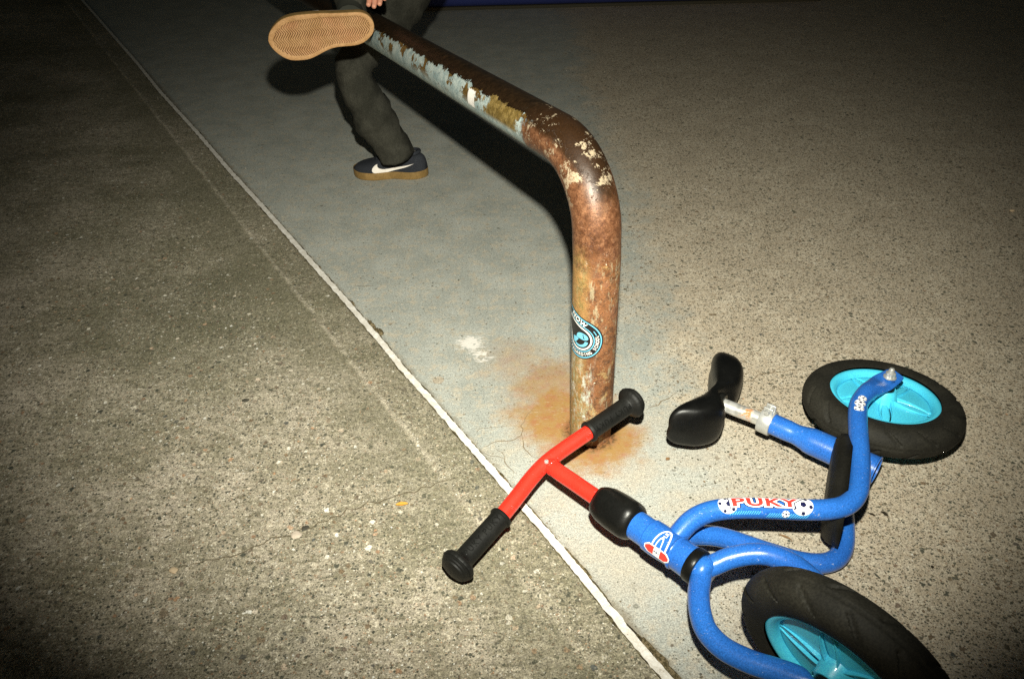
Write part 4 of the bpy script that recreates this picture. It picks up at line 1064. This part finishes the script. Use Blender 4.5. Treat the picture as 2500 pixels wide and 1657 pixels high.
# jacket
LSh = CH+V((.0, -.14, .05)); RSh = CH+V((.0, .15, .05))
HW = atz(906, -80, 1.90); LEl = V((-.22, 2.42, .84)); 
Hh = HW
jk = skin('jacket', [(PEL+V((.0, 0, .0)), .135), (PEL.lerp(CH, .45), .128), (CH, .12), (NK-V((0, 0, .03)), .06), (LSh, .065), (LSh.lerp(LEl, .5), .052), (LEl, .047), (LEl.lerp(Hh, .75), .036), (RSh, .065), (RSh+V((-.06, .03, -.14)), .052), (RSh+V((-.12, 0, -.24)), .045), (RSh+V((-.22, -.08, -.28)), .036)],
          [(0, 1), (1, 2), (2, 3), (2, 4), (4, 5), (5, 6), (6, 7), (2, 8), (8, 9), (9, 10), (10, 11)], JACK, person)
crumple(jk, .008, 12)
# body: head, neck and hands as one surface under the clothes
bn = [(CH, .09), (NK, .045), (HD, (.072, .082)), (HD+V((-.015, 0, .06)), (.066, .074)), (HD+V((-.06, 0, -.03)), (.034, .03)), (HD+V((-.088, 0, .005)), (.012, .012)),
      (LSh, .05), (LEl, .035), (Hh, .024)]
be = [(0, 1), (1, 2), (2, 3), (2, 4), (2, 5), (0, 6), (6, 7), (7, 8)]
def hand(W, dirf, across, palm_n, base):
    """palm and five curled fingers hanging from wrist node index base"""
    b0 = len(bn); pc = W+dirf*.032
    bn.append((pc, (.020, .014))); be.append((base, b0))
    for i, (sx, L) in enumerate(((-.019, .046), (-.0065, .054), (.0065, .050), (.019, .040))):
        k0 = len(bn); k1 = pc+dirf*.020+across*sx*.92
        bn.append((k1, .0082)); be.append((b0, k0))
        p = k1
        for j in range(3):
            dd = (dirf*(1-.12*j)+palm_n*(.20+.28*j)+across*(sx*3)).normalized(); p = p+dd*L/2.4*(1-.16*j); bn.append((p, .0078-.0010*j)); be.append((k0+j, k0+j+1))
    k0 = len(bn); q = W+dirf*.018-across*.022+palm_n*.006
    bn.append((q, .009)); be.append((b0, k0)); bn.append((q+dirf*.022-across*.010+palm_n*.010, .008)); be.append((k0, k0+1)); bn.append((q+dirf*.042-across*.008+palm_n*.018, .0068)); be.append((k0+1, k0+2))
hand(HW, (-up*.93+right*.22-fwd*.05).normalized(), (right*.97+up*.22).normalized(), fwd*-.4+right*-.3, 8)
rw = RSh+V((-.24, -.10, -.29)); i_ = len(bn); bn += [(RSh, .05), (RSh+V((-.12, 0, -.24)), .034), (rw, .023)]; be += [(0, i_), (i_, i_+1), (i_+1, i_+2)]
hand(rw, V((-.55, -.35, -.75)).normalized(), V((.5, -.85, 0)).normalized(), V((-.4, 0, .5)), i_+2)
# legs inside the trousers complete the figure
i_ = len(bn); bn += [(PEL, .045), (LHp, .032), (LKn, .036), (LAk, .026), (RHp, .032), (RKn, .036), (RAk, .026)]; be += [(0, i_), (i_, i_+1), (i_+1, i_+2), (i_+2, i_+3), (i_, i_+4), (i_+4, i_+5), (i_+5, i_+6)]
body = skin('body', bn, be, SKIN, person, 2, i_)
hv_ = []
hr = lathe('hair', [(-.03, .086), (.02, .094), (.06, .090), (.10, .068), (.122, .035), (.128, .001)], HD+V((.018, 0, -.005)), V((.12, 0, 1)), HAIR, person, 32, disp=lambda q, i, t, r: .004*math.sin(9*q+i))

# ------------------------------------------------------------------ litter
def leafmat(name, c): 
    n = N(name, rough=.8, spec=.2); co = n.obj(); return n.col(n.mix(n.noise(co, 300, 4), c, tuple(x*.5 for x in c)))
LF_O, LF_D, LF_B = leafmat('orange_leaf', (.75, .36, .06)), leafmat('dark_leaf', (.03, .022, .012)), leafmat('brown_leaf', (.26, .15, .07))
PEB = leafmat('pebble_stone', (.62, .48, .32))
def leaf(px, L, Wd, ang, mat, label, z=.006, name='dry_leaf', cat='leaf', curl=.5):
    c0 = at(*px); c0.z = z; vs = []; fs = []; nu, nv = 8, 5
    d = V((math.cos(ang), math.sin(ang), 0)); e = V((-d.y, d.x, 0))
    for i in range(nu+1):
        u = i/nu; ww = Wd*math.sin(math.pi*min(1, u*.92+.05))**.8*(1+.3*noise.noise(V((u*4, ang, 1))))
        for j in range(nv):
            v = -1+2*j/(nv-1); vs.append(c0+d*(u-.5)*L+e*v*ww/2*(1+.2*noise.noise(V((u*9, v*3, ang))))+V((0, 0, curl*Wd*.35*v*v+curl*L*.1*math.sin(u*3))))
    for i in range(nu):
        for j in range(nv-1): k = i*nv+j; fs.append((k, k+1, k+nv+1, k+nv))
    o = mesh(name, vs, fs, mat, None, True); md = o.modifiers.new('s', 'SOLIDIFY'); md.thickness = .0006
    return tag(o, label, cat)
leaf((982, 1236), .022, .009, .1, LF_O, 'small orange leaf scrap on the rough concrete left of the red handlebar')
leaf((2158, 1256), .014, .006, 2.2, LF_D, 'small black curled leaf to the right of the blue frame bend', .003)
leaf((2128, 1257), .012, .005, 2.5, LF_D, 'flat dark leaf scrap between the frame bend and the curled black leaf', .002)
leaf((1630, 1122), .009, .008, .6, LF_B, 'tiny brown leaf scrap on pale concrete above the front frame tube', .002)
leaf((1916, 1312), .022, .005, 2.6, LF_B, 'thin brown leaf lying between the two blue frame tubes', .002)
leaf((2275, 1385), .006, .005, 1.0, LF_D, 'dark fleck of leaf beside the front tyre', .002)
def pebble(px, r, mat, label, z=.004, sq=.6):
    c0 = at(*px); c0.z = z+r*sq*.6; bm = bmesh.new(); bmesh.ops.create_icosphere(bm, subdivisions=3, radius=r)
    for v in bm.verts:
        k = 1+.35*noise.noise(v.co*(.9/r)+V((px[0], 0, 0))); v.co = c0+V((v.co.x*k*1.2, v.co.y*k, v.co.z*k*sq))
    me = bpy.data.meshes.new('pebble'); bm.to_mesh(me); bm.free()
    for p in me.polygons: p.use_smooth = True
    me.materials.append(mat); return tag(link(bpy.data.objects.new('pebble', me)), label, 'pebble')
PD = leafmat('dark_pebble_stone', (.07, .065, .05)); PW = leafmat('pale_pebble_stone', (.62, .52, .42))
pebble((724, 1308), .0085, PW, 'flat pale pebble set beside the long crack, larger one', .002, .35)
pebble((746, 1291), .0060, PD, 'dark pebble in the long crack beside the flat pale pebble', .002, .35)
pebble((426, 1395), .0060, PEB, 'small tan pebble on the long crack, lower left', .003, .5)
pebble((600, 980), .0065, PD, 'black pebble on the rough concrete at mid left', .002, .35)
pebble((2470, 515), .006, PEB, 'tiny pale pebble far right on the dark concrete', .0, .6)

# loose sand and grit lying on both slabs: one mass
gv, gf = [], []
for i in range(900):
    x_, y_ = random.uniform(-1.5, 1.35), random.uniform(.55, 3.0)
    if random.random() < .35:                       # more of it collects along the joint
        p_ = LA.lerp(LB, random.uniform(.35, 1)) + LN*random.gauss(.0, .035); x_, y_ = p_.x, p_.y
    z_ = .0 if (V((x_, y_, 0))-LA).dot(LN) > 0 else .004
    r_ = random.choice((.0007, .0009, .0012, .0016))*random.uniform(.8, 1.3); b0 = len(gv)
    for dx, dy, dz in ((1, 0, .3), (-.9, .2, .35), (.1, 1, .3), (0, -1.1, .3), (.1, .1, 1.1), (0, 0, -.3)):
        gv.append(V((x_+dx*r_*random.uniform(.7, 1.3), y_+dy*r_*random.uniform(.7, 1.3), z_+max(0, dz)*r_)))
    for f_ in ((0, 2, 4), (2, 1, 4), (1, 3, 4), (3, 0, 4), (2, 0, 5), (1, 2, 5), (3, 1, 5), (0, 3, 5)): gf.append(tuple(b0+q for q in f_))
n = N('grit_sand', rough=.9, spec=.2); co = n.obj(); GR_ = n.col(n.ramp(n.noise(co, 40, 2), [(.35, (.07, .055, .035)), (.5, (.30, .24, .17)), (.62, (.55, .47, .36))]))
tag(mesh('grit', gv, gf, GR_, None, False), 'loose sand and grit scattered thinly over the concrete and along the joint', 'grit', kind='stuff')
